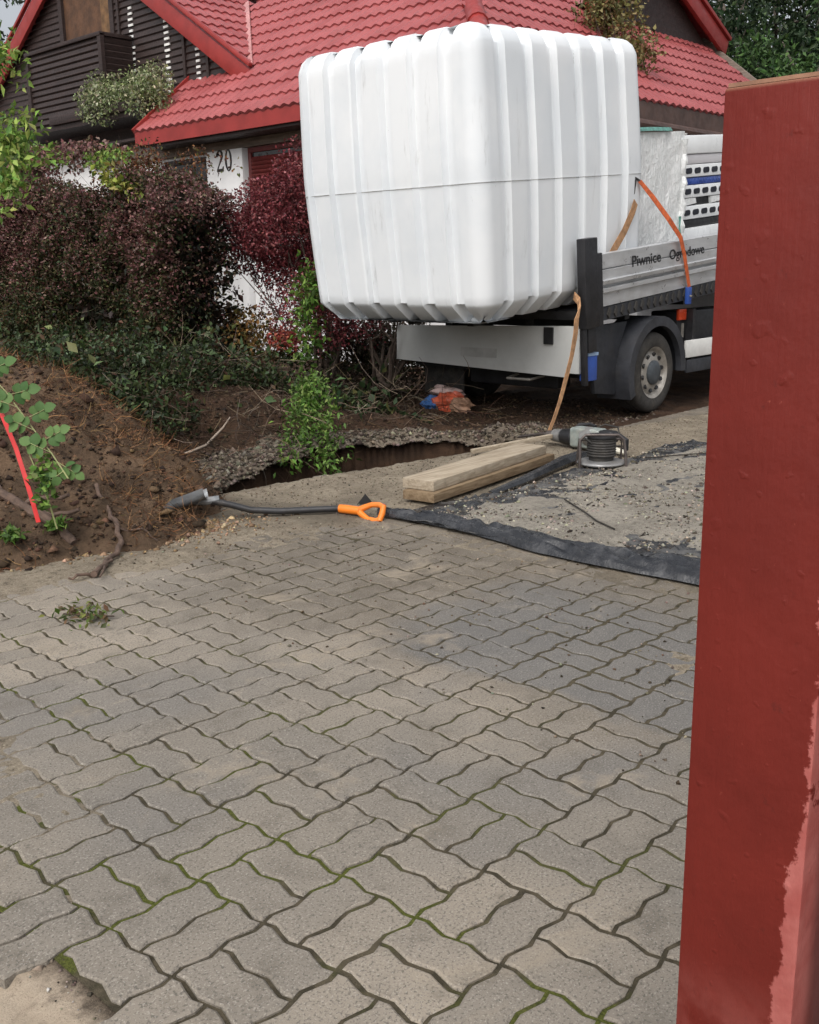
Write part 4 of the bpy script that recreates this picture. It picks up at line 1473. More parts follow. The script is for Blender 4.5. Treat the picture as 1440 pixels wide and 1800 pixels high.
truck = thing('truck', (8.14, 5.6, 0), 'flatbed truck with aluminium side boards carrying the white tank', 'truck')
PV = np.array((7.06, 0, .93)); BA = math.radians(5.0)
def bxf(x, y, z):
    dx, dz_ = x - PV[0], z - PV[2]
    return (PV[0] + dx * math.cos(BA) - dz_ * math.sin(BA), y, PV[2] + dx * math.sin(BA) + dz_ * math.cos(BA))
YN, YF = 4.62, 6.74
m = MB(bxf); m.box(7.06, 11.2, YN + .03, YF - .03, .86, .93)
m.build('bed_floor', BLACKM, truck, bevel=.006)
m = MB(bxf); m.box(7.06, 11.2, YN + .005, YN + .028, .83, .935)
m.build('bed_edge', PLAST, truck)
for k in range(38):           # row of slots under the side board
    if k % 1 == 0:
        m = MB(bxf); x0 = 7.25 + k * .105
        m.obox((x0, YN - .002, .885), (.016, 0, .030), (0, .006, 0), (-.012, 0, .016))
        m.build('lashing_slot', RUBBER, truck)
m = MB(bxf)
for y in (5.2, 6.1):
    m.box(7.11, 11.2, y, y + .09, .70, .858)
m.build('chassis', BLACKM, truck, bevel=.008)
for x in (7.2, 7.7, 8.7, 9.7):
    m = MB(bxf); m.box(x, x + .07, YN + .06 if x > 7 else 4.95, YF - .06 if x > 7 else 6.35, .78, .856)
    m.build('cross_member', BLACKM, truck)
for y in (5.35, 6.0):
    m = MB(bxf); m.box(6.5, 7.055, y, y + .07, .872, .905); m.build('support_beam', BLACKM, truck, bevel=.006)

# side boards (extruded profile), lettering, posts
bprof = [(0, .0), (.0, .105), (.012, .112), (.012, .140), (-.002, .148), (-.016, .150), (-.016, .168), (.012, .176), (.014, .205), (.002, .212), (.002, .285), (-.012, .292), (-.002, .300), (-.002, .412), (-.010, .420), (-.026, .420), (-.026, .0)]
def board(yo, sgn):
    mm = MB(bxf)
    mm.prism(bprof, lambda a, b_, d: (d, yo - sgn * (a * 2.0 if a > -.02 else a * 1.6), .945 + b_), 7.25, 10.95)
    return mm.build('side_board', ALU, truck)
sb = board(YN, 1)
board(YF, -1)
INK = simple('black_lettering', (.012, .012, .014), .5, .1)
def lettering(txt, x0, x1, zb, parent, y):
    cu = bpy.data.curves.new('lettering', 'FONT')
    cu.body = txt
    cu.size = 1
    cu.extrude = .004
    cu.offset = .012
    tmp = bpy.data.objects.new('lettering', cu)
    COL.objects.link(tmp)
    bpy.context.view_layer.update()
    me_ = bpy.data.meshes.new_from_object(tmp.evaluated_get(bpy.context.evaluated_depsgraph_get()))
    bpy.data.objects.remove(tmp)
    co = np.array([v.co for v in me_.vertices])
    lo, hi = co.min(0), co.max(0)
    k = (x1 - x0) / (hi[0] - lo[0])
    for v in me_.vertices:
        x, yy, z = v.co
        p = bxf(x0 + (x - lo[0]) * k, y - z * .3, zb + yy * k * .82)
        v.co = Vector(p) - wl(parent)
    me_.materials.clear()
    me_.materials.append(INK)
    return link('lettering', me_, parent)
lettering('Piwnice', 7.72, 8.19, 1.215, sb, YN - .004)
lettering('Ogrodowe', 8.34, 8.97, 1.215, sb, YN - .004)
def post(y0, y1, nm='corner_post'):
    mm = MB(bxf)
    mm.box(6.985, 7.165, y0, y1, .80, 1.50)
    mm.box(7.165, 7.238, y0 + .004, y1 - .004, .80, 1.375)
    return mm.build(nm, BLACKM, truck, bevel=.008)
post(YN - .03, YN + .05)
post(YF - .05, YF + .03)
m = MB(bxf); m.box(7.05, 7.17, YN + .0, YN + .10, .60, .80); m.build('tail_bracket', BLACKM, truck, bevel=.006)
m = MB(bxf); m.box(7.0, 7.035, YN + .0, YN + .05, .34, .80); m.build('tail_bracket', BLACKM, truck, bevel=.006)
# lowered tailgate hanging down
m = MB()
m.prism([(4.70, .815), (6.74, .77), (6.75, .455), (6.62, .45), (4.84, .395), (4.84, .43), (4.70, .43)], lambda a, b_, d: (d, a, b_), 7.062, 7.092)
tg = m.build('tailgate', PANELW, truck, bevel=.004)
for y in (5.0,):
    m = MB(); m.box(7.045, 7.061, y - .045, y + .045, .66, .80); m.build('hinge', BLACKM, tg)
m = MB(); m.box(7.054, 7.061, 5.55, 5.95, .52, .60)
m.build('number_plate_holder', simple('grey_plate_holder', (.42, .42, .41), .5, .15), tg)
m = MB(); m.beam((7.30, 4.72, .40), (7.30, 6.7, .42), .05, .07)
m.build('underrun_bar', BLACKM, truck)
m = MB(); m.tube([(7.28, 5.20, .37), (7.10, 5.22, .35), (7.10, 5.46, .35), (7.28, 5.48, .37)], .012, 8)
m.build('tow_eye', RIMM, truck, smooth=True)
# blue box behind the bracket
m = MB(); m.box(7.10, 7.24, YN + .02, YN + .10, .37, .59)
bb = m.build('tool_box', BLUEB, truck, bevel=.01)
m = MB(); m.box(7.095, 7.245, YN + .015, YN + .105, .575, .60)
m.build('lid', simple('pale_blue_lid', (.25, .35, .5), .4, .1), bb)

def wheel(cx, yo, inward, n_='wheel'):
    """yo: outer face, inward: +1 when the axle lies towards +y"""
    cz, R_ = .355, .355
    W = .235
    f = lambda r, d: (r, d)
    t = MB()
    t.lathe([(.225, .012), (.250, .002), (.295, .0), (.325, .006), (.345, .020), (.354, .040), (.3555, .075), (.348, .078), (.348, .086), (.3555, .089), (.3555, .115), (.348, .118), (.348, .126), (.3555, .13), (.3555, .17), (.345, .215), (.30, .235), (.225, .225)],
            (cx, yo, cz), (0, inward, 0), 56, False)
    wh = t.build(n_, RUBBER, truck, smooth=True, angle=40)
    lug = MB()
    lug.obox((0, 0, 0), (.0045, 0, 0), (0, .055, .0), (0, 0, .006))
    r = MB()
    r.lathe([(.228, .006), (.222, .012), (.212, .016), (.200, .040), (.190, .052), (.178, .046), (.150, .030), (.118, .022), (.10, .020), (.02, .020)], (cx, yo, cz), (0, inward, 0), 48, False)
    r.build('rim', RIMM, wh, smooth=True, angle=50)
    c_ = MB()
    c_.lathe([(.108, .021), (.106, .004), (.085, -.010), (.05, -.015), (.0001, -.016)], (cx, yo, cz), (0, inward, 0), 36, False)
    c_.build('hub_cap', CAPM, wh, smooth=True)
    for k in range(10):
        a = 2 * PI * k / 10 + .2
        q = MB()
        qx, qz = cx + .160 * math.cos(a), cz + .160 * math.sin(a)
        dirv = np.array((-math.cos(a) * .30, inward * 1.0, -math.sin(a) * .30)) * 1
        q.lathe([(.020, -.006), (.020, .010)], (qx, yo + inward * .030, qz), (math.cos(a) * -.45, -inward, math.sin(a) * -.45), 14)
        q.build('vent_hole', BLACKM, wh)
    for k in range(52):
        a = 2 * PI * k / 52
        s_ = 1 if k % 2 else -1
        q = MB()
    return wh
wheel(8.14, YN, 1)
wheel(8.14, YF, -1)
wheel(12.0, YN + .08, 1)
wheel(12.0, YF - .08, -1)
m = MB(); m.tube([(8.14, YN + .1, .355), (8.14, YF - .1, .355)], .06, 10); m.build('axle', BLACKM, truck)
# mudguard: arch plus flat rear apron
def arch(r0, r1, a0, a1, y0, y1, cx=8.14, cz=.36, mat=PLAST, nm='mudguard'):
    mm = MB()
    N_ = 22
    V_ = []
    for i in range(N_ + 1):
        a = a0 + (a1 - a0) * i / N_
        for r_, y in ((r0, y0), (r1, y0), (r1, y1), (r0, y1)):
            V_.append((cx + r_ * math.cos(a), y, cz + r_ * math.sin(a)))
    F_ = [(4 * i + k, 4 * i + (k + 1) % 4, 4 * i + 4 + (k + 1) % 4, 4 * i + 4 + k) for i in range(N_) for k in range(4)]
    F_ += [(0, 1, 2, 3), (4 * N_ + 3, 4 * N_ + 2, 4 * N_ + 1, 4 * N_)]
    mm.add(V_, F_)
    return mm.build(nm, mat, truck, smooth=True)
arch(.405, .49, -.05, PI + .42, YN - .035, YN + .02)
arch(.478, .49, -.05, PI + .42, YN + .02, YN + .30)
m = MB(); m.prism([(7.30, .80), (7.82, .82), (7.70, .60), (7.68, .30), (7.66, .20), (7.34, .24), (7.27, .60)], lambda a, b_, d: (a, d, b_), YN + .10, YN + .14)
m.build('splash_apron', PLAST, truck, bevel=.01)
arch(.405, .49, -.05, PI + .42, YF - .02, YF + .035)
m = MB(); m.box(7.45, 7.47, 6.25, 6.74, .10, .62); m.build('shade_flap', RUBBER, truck)  # added black panel before the far wheel, stands for darkness under the truck
m = MB(); m.box(7.42, 7.62, 5.15, 6.15, .24, .66); m.build('shade_box', BLACKM, truck, bevel=.03)  # added black box, stands for the shade beneath the bed
# side guard, marker lamp, brackets
m = MB(); m.box(8.70, 11.0, YN - .005, YN + .03, .44, .60); m.build('side_guard', simple('pale_side_guard', (.62, .62, .60), .4, .1), truck, bevel=.012)
m = MB(); m.box(8.72, 11.0, YN + .0, YN + .025, .30, .42); m.build('side_guard', PLAST, truck, bevel=.01)
for x in (8.85, 10.6):
    m = MB(); m.box(x, x + .05, YN + .03, YN + .10, .30, .88); m.build('guard_bracket', BLACKM, truck)
m = MB(); m.box(8.72, 10.9, YN + .12, YN + .40, .35, .86); m.build('side_locker', BLACKM, truck, bevel=.02)
m = MB(); m.box(8.70, 8.84, YN + .09, YN + .12, .78, .88); m.build('marker_lamp', REDL, truck, bevel=.008)
m = MB(); m.box(8.80, 8.815, YN + .10, YN + .118, .62, .75); m.build('latch', RIMM, truck)
# headboard and cab
m = MB(bxf); m.box(10.98, 11.06, YN + .03, YF - .03, .94, 2.1); m.build('headboard', ALU, truck, bevel=.01)
m = MB(); cabp = [(11.25, .50), (11.25, 2.45), (11.5, 2.62), (12.2, 2.60), (12.75, 2.3), (13.1, 1.75), (13.75, 1.45), (13.95, 1.1), (13.95, .45), (12.5, .42), (12.42, .62), (12.2, .80), (11.8, .80), (11.58, .62), (11.5, .45)]
m.prism(cabp, lambda a, b_, d: (a, d, b_), YN + .06, YF - .06)
cab = m.build('cab', WHITEM, truck, bevel=.05, seg=3)
for y in (YN + .052, YF - .052):
    m = MB(); m.prism([(11.9, 1.65), (11.95, 2.3), (12.3, 2.32), (12.95, 1.72)], lambda a, b_, d: (a, d, b_), y - .004, y + .004); m.build('side_window', GLASS, cab)
m = MB(); m.prism([(4.85, 0), (6.5, 0), (6.42, 1), (4.93, 1)], lambda a, b_, d: (13.12 - .36 * b_ + .03 + d, a, 1.78 + .5 * b_), 0, .006); m.build('windscreen', GLASS, cab)
for y in (4.85, 6.3):
    m = MB(); m.box(13.93, 13.97, y, y + .28, .8, 1.05); m.build('headlight', GLASS, cab, bevel=.01)

# ------------------------------------------------------------------ cargo on the bed
def film_mat():
    t = NT('stretch_film')
    c = t.mix(t.ramp(t.noise(9, 7, .75, stretch=(1.5, 1.5, .6), dist=1.2), .35, .65), (.80, .83, .825), (.92, .93, .93))
    n = t.bump(t.noise(11, 6, .7, stretch=(2, 2, .7), dist=1.5), 1.0, .03)
    return t.out(c, .22, n, 0, .6)
FILM = film_mat()
pal = thing('wrapped_pallet', (8.6, 5.8, 1.05), 'pallet load wrapped in pale crinkled stretch film beside the tank', 'pallet load')
m = MB()
Vp = []
nz, npz = 26, 22
rect = [(8.15, 4.98)] + [(8.15 + .98 * k / 10, 4.98) for k in range(1, 11)] + [(9.13, 4.98 + 1.6 * k / 10) for k in range(1, 11)] + [(9.13 - .98 * k / 10, 6.58) for k in range(1, 11)] + [(8.15, 6.58 - 1.6 * k / 10) for k in range(1, 10)]
for j in range(nz + 1):
    z = 1.02 + j / nz * 1.375
    for x, y in rect:
        nn = .05 * (float(fbm(np.array(x * 5 + y * 5), np.array(z * 3), 5.0, 4)) - .5)
        Vp.append((x + nn, y + nn - .01, z + (x - 8.15) * .09))
nr = len(rect)
m.add(Vp, [(j * nr + k, j * nr + (k + 1) % nr, (j + 1) * nr + (k + 1) % nr, (j + 1) * nr + k) for j in range(nz) for k in range(nr)] + [tuple(nz * nr + k for k in range(nr))])
m.build('film', FILM, pal)
GREENF = simple('green_film_edge', (.10, .26, .22), .35, .4, 18, 60, .3)
m = MB(); m.ribbon([(8.2, 4.96, 2.42), (8.5, 4.955, 2.45), (8.85, 4.955, 2.475)], (0, .01, .016), .006); m.build('film_edge', GREENF, pal)
m = MB(); m.ribbon([(9.085, 4.955, 1.72), (9.10, 4.955, 1.60), (9.13, 4.955, 1.46)], (.03, 0, 0), .006); m.build('film_edge', GREENF, pal)
m = MB(); m.tube([(9.12 + .012 * math.sin(k * 1.7), 4.965, 1.50 + k * .065) for k in range(15)], [.022 + .010 * (k % 3) for k in range(15)], 7)
m.build('film_roll_edge', FILM, pal)

WPL = simple('white_plastic', (.74, .76, .77), .35, .05, 3, 40, .04)
LIL = simple('greyish_white_plastic', (.55, .54, .56), .4, .05, 3, 40, .04)
SLOT = simple('dark_slot', (.012, .014, .022), .6, .2)
BLUEF = simple('blue_film_band', (.035, .075, .30), .3, .3, 12, 50, .3)
CX0, CX1, CY0, CY1 = 9.20, 10.85, 5.02, 6.55
def cz(z):       # bed slope at the stack
    return z
class SB(MB):
    def __init__(s):
        MB.__init__(s, lambda x, y, z: (x, y, z + (x - 9.2) * .087))
def tray(zb, h, nm_label):
    t = thing('tray', (9.9, 5.8, zb), nm_label, 'tray', 'perforated white trays stacked on the truck bed')
    s_ = SB(); s_.box(CX0, CX1, CY0, CY1, zb, zb + h); bd_ = s_.build('body', WPL, t, bevel=.012)
    for k in range(9):
        x = CX0 + .07 + k * .172
        q = SB(); zc = zb + h * .5
        pl_ = []
        for i in range(12):
            a = 2 * PI * i / 12
            pl_.append((x + .062 + (.034 if math.cos(a) > 0 else -.034) + .028 * math.cos(a), zc + .028 * math.sin(a)))
        q.prism(pl_, lambda a, b_, d: (a, d, b_), CY0 - .004, CY0 + .004)
        q.build('slot', SLOT, bd_)
    return t
tray(2.075, .115, 'top perforated white tray, just above the blue film band')
tray(1.885, .115, 'middle perforated white tray, just below the blue film band')
tray(1.685, .125, 'lowest perforated white tray in the stack beside the wrapped pallet')
t = thing('panel', (9.9, 5.8, 2.2), 'smooth white plastic panel lying on top of the tray stack', 'panel')
s_ = SB(); s_.box(CX0 - .02, CX1, CY0 - .01, CY1, 2.285, 2.455); s_.build('body', WPL, t, bevel=.02)
t = thing('panel', (9.9, 5.8, 2.2), 'greyish white panel between the top panel and the top perforated tray', 'panel')
s_ = SB(); s_.box(CX0 - .01, CX1, CY0 + .005, CY1, 2.195, 2.283); s_.build('body', LIL, t, bevel=.012)
t = thing('film_band', (9.9, 5.8, 2.0), 'blue plastic film bundle between the top and middle white trays', 'film')
s_ = SB(); s_.box(CX0 + .05, CX1, CY0 + .01, CY1 - .05, 2.003, 2.072); s_.build('body', BLUEF, t, bevel=.02)
t = thing('gap_infill_film', (9.9, 5.8, 1.85), 'black infill in place of the dark gap between middle and lowest trays, with clear film', 'film')
s_ = SB(); s_.box(CX0 + .02, CX1, CY0 + .03, CY1 - .05, 1.812, 1.882); s_.build('body', BLACKM, t, bevel=.015)  # black solid stands for the shaded gap; clear folds sit in front
s_ = SB(); s_.prism([(CX0 + .0, 1.83), (CX0 + .1, 1.815), (CX0 + .32, 1.83), (CX0 + .3, 1.88), (CX0, 1.88)], lambda a, b_, d: (a, d, b_), CY0 + .004, CY0 + .028)
s_.prism([(CX0 + .62, 1.815), (CX0 + 1.3, 1.86), (CX0 + 1.3, 1.88), (CX0 + .60, 1.88)], lambda a, b_, d: (a, d, b_), CY0 + .004, CY0 + .028)
s_.build('clear_fold', FILM, t)
t = thing('gap_infill', (9.9, 5.8, 1.6), 'black padding in place of the dark gap under the lowest perforated tray', 'infill')
s_ = SB(); s_.box(CX0 - .02, CX1, CY0 + .01, CY1 - .05, 1.607, 1.682); s_.build('body', BLACKM, t, bevel=.02)  # solid black body put where the open gap is only in shade
t = thing('box', (9.9, 5.8, 1.05), 'large white plastic box under the stack of trays', 'box')
s_ = SB(); s_.box(CX0 - .02, CX1, CY0 - .01, CY1, 1.02, 1.40); b0 = s_.build('body', WPL, t, bevel=.015)
s_ = SB(); s_.box(CX0 - .03, CX1, CY0 - .02, CY1, 1.412, 1.604); s_.build('lid', WPL, b0, bevel=.015)

# lashing straps
ORG = simple('orange_webbing', (.50, .10, .025), .7, .3, 30, 200, .4)
TAN = simple('faded_tan_webbing', (.36, .20, .10), .8, .3, 26, 200, .4)
st = thing('strap', (8.4, 4.6, 1.5), 'orange ratchet strap running over the cargo down to the truck side', 'strap')
m = MB()
pp = [(7.90, 4.70, 1.97), (8.06, 4.66, 1.84), (8.24, 4.60, 1.66), (8.43, 4.585, 1.51), (8.52, 4.585, 1.34), (8.58, 4.585, 1.19), (8.625, 4.585, 1.08)]
ww = [(.022, 0, .010), (.026, 0, .014), (.028, 0, .014), (.028, 0, .010), (.027, 0, .005), (.026, 0, .004), (.024, 0, .004)]
m.ribbon(pp, ww, .004); m.build('webbing', ORG, st)
m = MB(); m.box(8.60, 8.665, 4.575, 4.61, .93, 1.085); hk = m.build('hook', BLUEB, st, bevel=.008)
m = MB(); m.tube([(8.632, 4.57, 1.0), (8.632, 4.565, 1.01)], .012, 8); m.build('rivet', RIMM, hk)
m = MB(); m.tube([(7.90, 4.70, 1.97), (7.87, 4.72, 2.0), (7.86, 4.74, 1.78)], .012, 6); m.build('dark_tail', BLACKM, st)
st = thing('strap', (7.6, 4.68, 1.4), 'tan strap crossing the lower right corner of the tank behind the side board', 'strap')
m = MB(); m.ribbon([(7.85, 4.70, 1.80), (7.80, 4.695, 1.72), (7.66, 4.685, 1.56), (7.48, 4.675, 1.40), (7.4, 4.675, 1.32)], (.030, 0, -.022), .004); m.build('webbing', TAN, st)
st = thing('strap', (6.8, 4.6, .5), 'long loose tan strap hanging from under the tank down to the pit edge', 'strap')
m = MB()
m.ribbon([(6.97, 4.70, 1.06), (6.92, 4.62, 1.02), (6.86, 4.575, .965), (6.80, 4.56, .89), (6.79, 4.56, .78), (6.755, 4.565, .62), (6.70, 4.57, .47), (6.60, 4.56, .28), (6.51, 4.555, .14), (6.42, 4.55, .02), (6.37, 4.52, .012)],
         [(.008, 0, .030), (.016, 0, .028), (.022, 0, .02), (.030, 0, .004), (.030, 0, .0), (.029, 0, .006), (.030, 0, .006), (.030, 0, .01), (.030, 0, .010), (.032, 0, .008), (.03, .02, 0)], .004)
m.build('webbing', TAN, st)

# crumpled bags under the truck
def crumple(name, label, c, size, mat, seed, cat='bag', parent=None):
    V_, F_ = [], []
    nu, nv = 16, 10
    for j in range(nv + 1):
        ph = PI * j / nv
        for i in range(nu):
            th = 2 * PI * i / nu
            d = np.array((math.sin(ph) * math.cos(th), math.sin(ph) * math.sin(th), math.cos(ph)))
            k = .65 + .9 * float(vnoise(np.array(d[0] * 2.6 + seed), np.array(d[1] * 2.6), np.array(d[2] * 2.6))) * (.7 + .6 * float(vnoise(np.array(d[0] * 6), np.array(d[1] * 6 + seed), np.array(d[2] * 6))))
            V_.append(np.array(c) + d * k * np.array(size))
    F_ = [(j * nu + i, j * nu + (i + 1) % nu, (j + 1) * nu + (i + 1) % nu, (j + 1) * nu + i) for j in range(nv) for i in range(nu)]
    o_ = MB().add(V_, F_).build(name, mat, parent)
    if label:
        tag(o_, label, cat)
    return o_
BAGO = simple('orange_red_film', (.50, .10, .05), .35, .4, 14, 40, .4)
BAGB = simple('blue_film', (.05, .14, .36), .35, .4, 14, 40, .4)
BAGW = simple('pinkish_white_film', (.55, .40, .37), .35, .3, 10, 40, .4)
BAGT = simple('brown_paper', (.33, .19, .12), .7, .3, 10, 60, .4)
BZ = [float(ground_z(np.array([x]), np.array([y]))[0]) for x, y in ((7.02, 6.05), (6.98, 6.22), (7.12, 6.18), (6.95, 5.86))]
crumple('bag', 'crumpled orange red plastic bag under the lowered tailgate', (7.02, 6.05, BZ[0] + .075), (.11, .13, .09), BAGO, 1.0)
crumple('bag', 'crumpled blue plastic bag at the left foot of the litter pile', (6.98, 6.22, BZ[1] + .05), (.08, .10, .065), BAGB, 2.0)
crumple('bag', 'pale pinkish sack on top of the litter pile under the truck', (7.14, 6.16, BZ[2] + .15), (.08, .16, .045), BAGW, 3.0)
crumple('paper_bag', 'torn brown paper bag at the right end of the litter pile', (6.95, 5.86, BZ[3] + .05), (.08, .09, .07), BAGT, 4.0, 'paper bag')

# ------------------------------------------------------------------ plastic sheet with sand, hem in front
def sheet_mat():
    t = NT('black_polythene')
    dust = t.ramp(t.noise(4.5, 6, .7, dist=.8), .42, .68)
    c = t.mix(t.math('MULTIPLY', dust, .75), (.014, .015, .018), (.17, .165, .155))
    n = t.bump(t.noise(14, 5, .6, dist=1.6), .7, .02)
    n = t.bump(t.noise(70, 3), .2, .004, n)
    return t.out(c, t.ramp(dust, 0, 1, .22, .6), n, 0, .5)
POLY = sheet_mat()
xs4 = np.arange(3.80, 6.9, .02); ys4 = np.arange(-1.4, 3.92, .02)
Xg, Yg = np.meshgrid(xs4, ys4, indexing='ij')
wr = 1 - np.abs(2 * fbm(Xg * 1.9 + .9 * Yg, Yg * 2.9, 6.0, 4) - 1)
rid = np.clip(wr - .88, 0, 1) / .12
z4 = .015 + .016 * rid ** 2 + .012 * fbm(Xg * 2.2, Yg * 2.2, 8.0, o=3)
edge = Yg < 3.66 - .05 * (Xg - 3.8) + .05 * np.sin(Xg * 5) + .06 * sstep(5, 5.8, Xg)
sh = thing('plastic_sheet', (5, 2.5, 0), 'black plastic sheet spread over the paving and strewn with sand', 'plastic sheet')
grid_mesh('film', xs4, ys4, z4, POLY, sh, keep=edge)
zs4 = .0295 + .018 * (fbm(Xg * 1.7, Yg * 1.7, 7.0, o=5) - .5) * 2 + .016 * (fbm(Xg * 14, Yg * 14, 3.0, 4) - .5) - .03 * sstep(.16, .0, (3.66 - .05 * (Xg - 3.8)) - Yg) - .02 * sstep(.14, 0, Xg - 3.82)
SAND2 = sand_mat('pale_strewn_sand', (.185, .168, .14), (.265, .242, .203), (.105, .092, .075))
o = grid_mesh('sand', xs4, ys4, zs4, SAND2, keep=edge & (zs4 > z4 - .004))
tag(o, 'pale sand strewn over the black plastic sheet', kind='stuff')
# hem: crumpled folded front edge, profile swept along the near edge
t_ = np.linspace(0, 1, 150)
Yh = 3.80 - t_ * 2.6
Xh = 3.80 + .03 * np.sin(t_ * 9) + .05 * (fbm(t_ * 6, 0, 0, 3) - .5) - .02 * t_
s_ = np.linspace(0, 1, 22)
wd_ = np.interp(t_, [0, .05, .2, .45, .75, 1], [.02, .06, .10, .15, .24, .34])
hh = np.interp(t_, [0, .1, .4, .75, 1], [.02, .035, .045, .05, .055])
SS, TT = np.meshgrid(s_, t_)
prf = np.sin(PI * np.clip(SS, 0, 1)) ** .55
cr1 = 1 - np.abs(2 * fbm(TT * 7 + SS * 1.2, SS * 3.2 - TT * 2, 3.0, 4) - 1)
cr2_ = 1 - np.abs(2 * fbm(TT * 18 + SS * 2, SS * 4, 9.0, 3) - 1)
Zh = .012 + hh[:, None] * prf * (.35 + .65 * cr1) + .055 * (cr2_ - .55) * prf
Xs = Xh[:, None] + (SS - .1) * wd_[:, None] + .08 * (cr1 - .5) * SS
Ys = Yh[:, None] + .02 * (cr2_ - .5) + 0 * SS
V = np.stack([Xs, Ys, np.maximum(Zh, .006)], -1).reshape(-1, 3)
i = (np.arange(149)[:, None] * 22 + np.arange(21)[None]).ravel()
POLY2 = simple('black_polythene_fold', (.016, .017, .020), .25, .3, 8, 60, .35, dirt=(.20, .20, .205), dirt_amt=.4, spec=.7, bd=.01)
np_mesh('folded_hem', V, np.stack([i, i + 22, i + 23, i + 1], 1), POLY2, sh, True)
# second lifted edge by the planks
m = MB()
pts = [(4.55, 3.62, .02), (4.9, 3.66, .03), (5.2, 3.72, .035), (5.5, 3.78, .04), (5.75, 3.82, .04), (5.95, 3.84, .03)]
m.tube(pts, [.02, .03, .035, .045, .04, .02], 7); m.build('lifted_edge', POLY2, sh)
N = 30000
P = np.stack([RNG.uniform(3.95, 6.8, N), RNG.uniform(-.2, 3.62, N), np.zeros(N)], 1)
P = P[fbm(P[:, 0] * 5, P[:, 1] * 5, 2.0, 4) > .42]
ii = np.clip(((P[:, 0] - xs4[0]) / .02).astype(int), 0, len(xs4) - 1); jj = np.clip(((P[:, 1] - ys4[0]) / .02).astype(int), 0, len(ys4) - 1)
P[:, 2] = np.maximum(z4[ii, jj], zs4[ii, jj])
o = lumps('grit', P, RNG.gamma(1.8, .0026, len(P)), TINT, None, tints(len(P), [(.30, .26, .20), (.10, .08, .06), (.40, .36, .29), (.05, .04, .03)]))
tag(o, 'grit and crumbs lying on the sand over the plastic sheet', kind='stuff')
# lines of a thin cord lying on the sheet
CORD = simple('dark_cord', (.03, .025, .02), .8, .3)
for k, (lab, pts) in enumerate((('thin dark cord lying across the sand by the cable reel', [(6.0, 3.45, .04), (6.3, 3.25, .045), (6.6, 3.1, .04), (6.9, 3.0, .045), (7.3, 3.0, .03)]),
                                ('thin dark twig lying on the sand in front of the planks', [(4.62, 3.15, .045), (4.45, 2.9, .04), (4.32, 2.75, .045), (4.25, 2.6, .04)]))):
    m = MB(); m.tube(pts, .0045, 6)
    tag(m.build('cord' if k == 0 else 'twig', CORD, None, smooth=True), lab, 'cord' if k == 0 else 'twig')

# ------------------------------------------------------------------ planks
def wood_mat(name, a, b, d):
    t = NT(name)
    g = t.noise(5, 6, .6, stretch=(.7, 9, 14), dist=.5)
    c = t.mix(t.ramp(g, .32, .68), a, b)
    c = t.mix(t.ramp(t.noise(9, 7, .75), .52, .75, 0, .7), c, d)
    n = t.bump(g, .4, .006); n = t.bump(t.noise(90, 4), .4, .003, n)
    return t.out(c, .85, n, 0, .2)
WOODT = wood_mat('dusty_plank', (.26, .21, .15), (.40, .34, .26), (.14, .105, .07))
WOODD = wood_mat('dark_plank', (.14, .095, .055), (.24, .175, .11), (.07, .05, .03))
def plank(c0, c1, wdt, z0, z1, mat, label):
    c0, c1 = np.array(c0), np.array(c1)
    d = (c1 - c0); L = np.linalg.norm(d); d /= L
    s2 = np.array((-d[1], d[0]))
    o_ = thing('plank', (c0[0], c0[1], z0), label, 'plank', 'two planks stacked on the paving')
    mm = MB(); mm.obox((*((c0 + c1) / 2), (z0 + z1) / 2), (*(d * L / 2), 0), (*(s2 * wdt / 2), 0), (0, 0, (z1 - z0) / 2))
    mm.build('board', mat, o_, bevel=.006)
plank((4.13, 3.80), (5.55, 3.985), .215, .028, .082, WOODD, 'lower plank, mostly covered by the one on top')
plank((4.165, 3.835), (5.50, 4.02), .215, .084, .142, WOODT, 'upper thick plank with pale dusty top')
t = thing('batten', (5.6, 4.45, .0), 'thin pale wooden batten leading up to the demolition hammer', 'batten')
m = MB(); m.beam((5.45, 4.50, .045), (6.12, 4.30, .085), .035, .03); m.build('stick', WOODT, t, bevel=.003)

# ------------------------------------------------------------------ cable reel
STEELD = simple('dark_steel_tube', (.09, .075, .07), .45, .3, 16, 60, .2, metal=.5, dirt=(.18, .13, .1), dirt_amt=.4)
GREYM = simple('dusty_grey_metal', (.20, .20, .20), .5, .25, 10, 60, .2, metal=.3, dirt=(.3, .27, .22), dirt_amt=.5)
rl_ = thing('cable_reel', (5.62, 3.55, .03), 'black cable reel with disc base and tubular stand on the sand', 'cable reel')
C0 = (5.66, 3.58, .035)
m = MB(); m.lathe([(.10, .0), (.150, .004), (.156, .012), (.150, .022), (.06, .03)], C0, (0, 0, 1), 32); m.build('base_disc', GREYM, rl_, smooth=True)
m = MB(); m.lathe([(.078, .028), (.082, .05)] + [(.090 + .006 * (k % 2), .055 + .0085 * k) for k in range(14)] + [(.08, .178)], C0, (0, 0, 1), 28); m.build('cable_coil', RUBBER, rl_, smooth=True)
m = MB(); m.lathe([(.03, .176), (.10, .178), (.10, .19), (.03, .194)], C0, (0, 0, 1), 28); m.build('top_flange', BLACKM, rl_, smooth=True)
sx, sy = RT[0], RT[1]
def cr_pt(s2, z, dep=0):
    return (C0[0] + s2 * .681 + dep * .73, C0[1] - s2 * .732 + dep * .68, z)
m = MB(); m.tube([cr_pt(-.152, .02, -.07), cr_pt(-.15, .10, -.07), cr_pt(-.148, .20, -.05), cr_pt(-.115, .235, -.05), cr_pt(.10, .232, -.05), cr_pt(.135, .20, -.05), cr_pt(.145, .10, -.07), cr_pt(.15, .0, -.08)], .010, 10)
m.build('stand', STEELD, rl_, smooth=True)
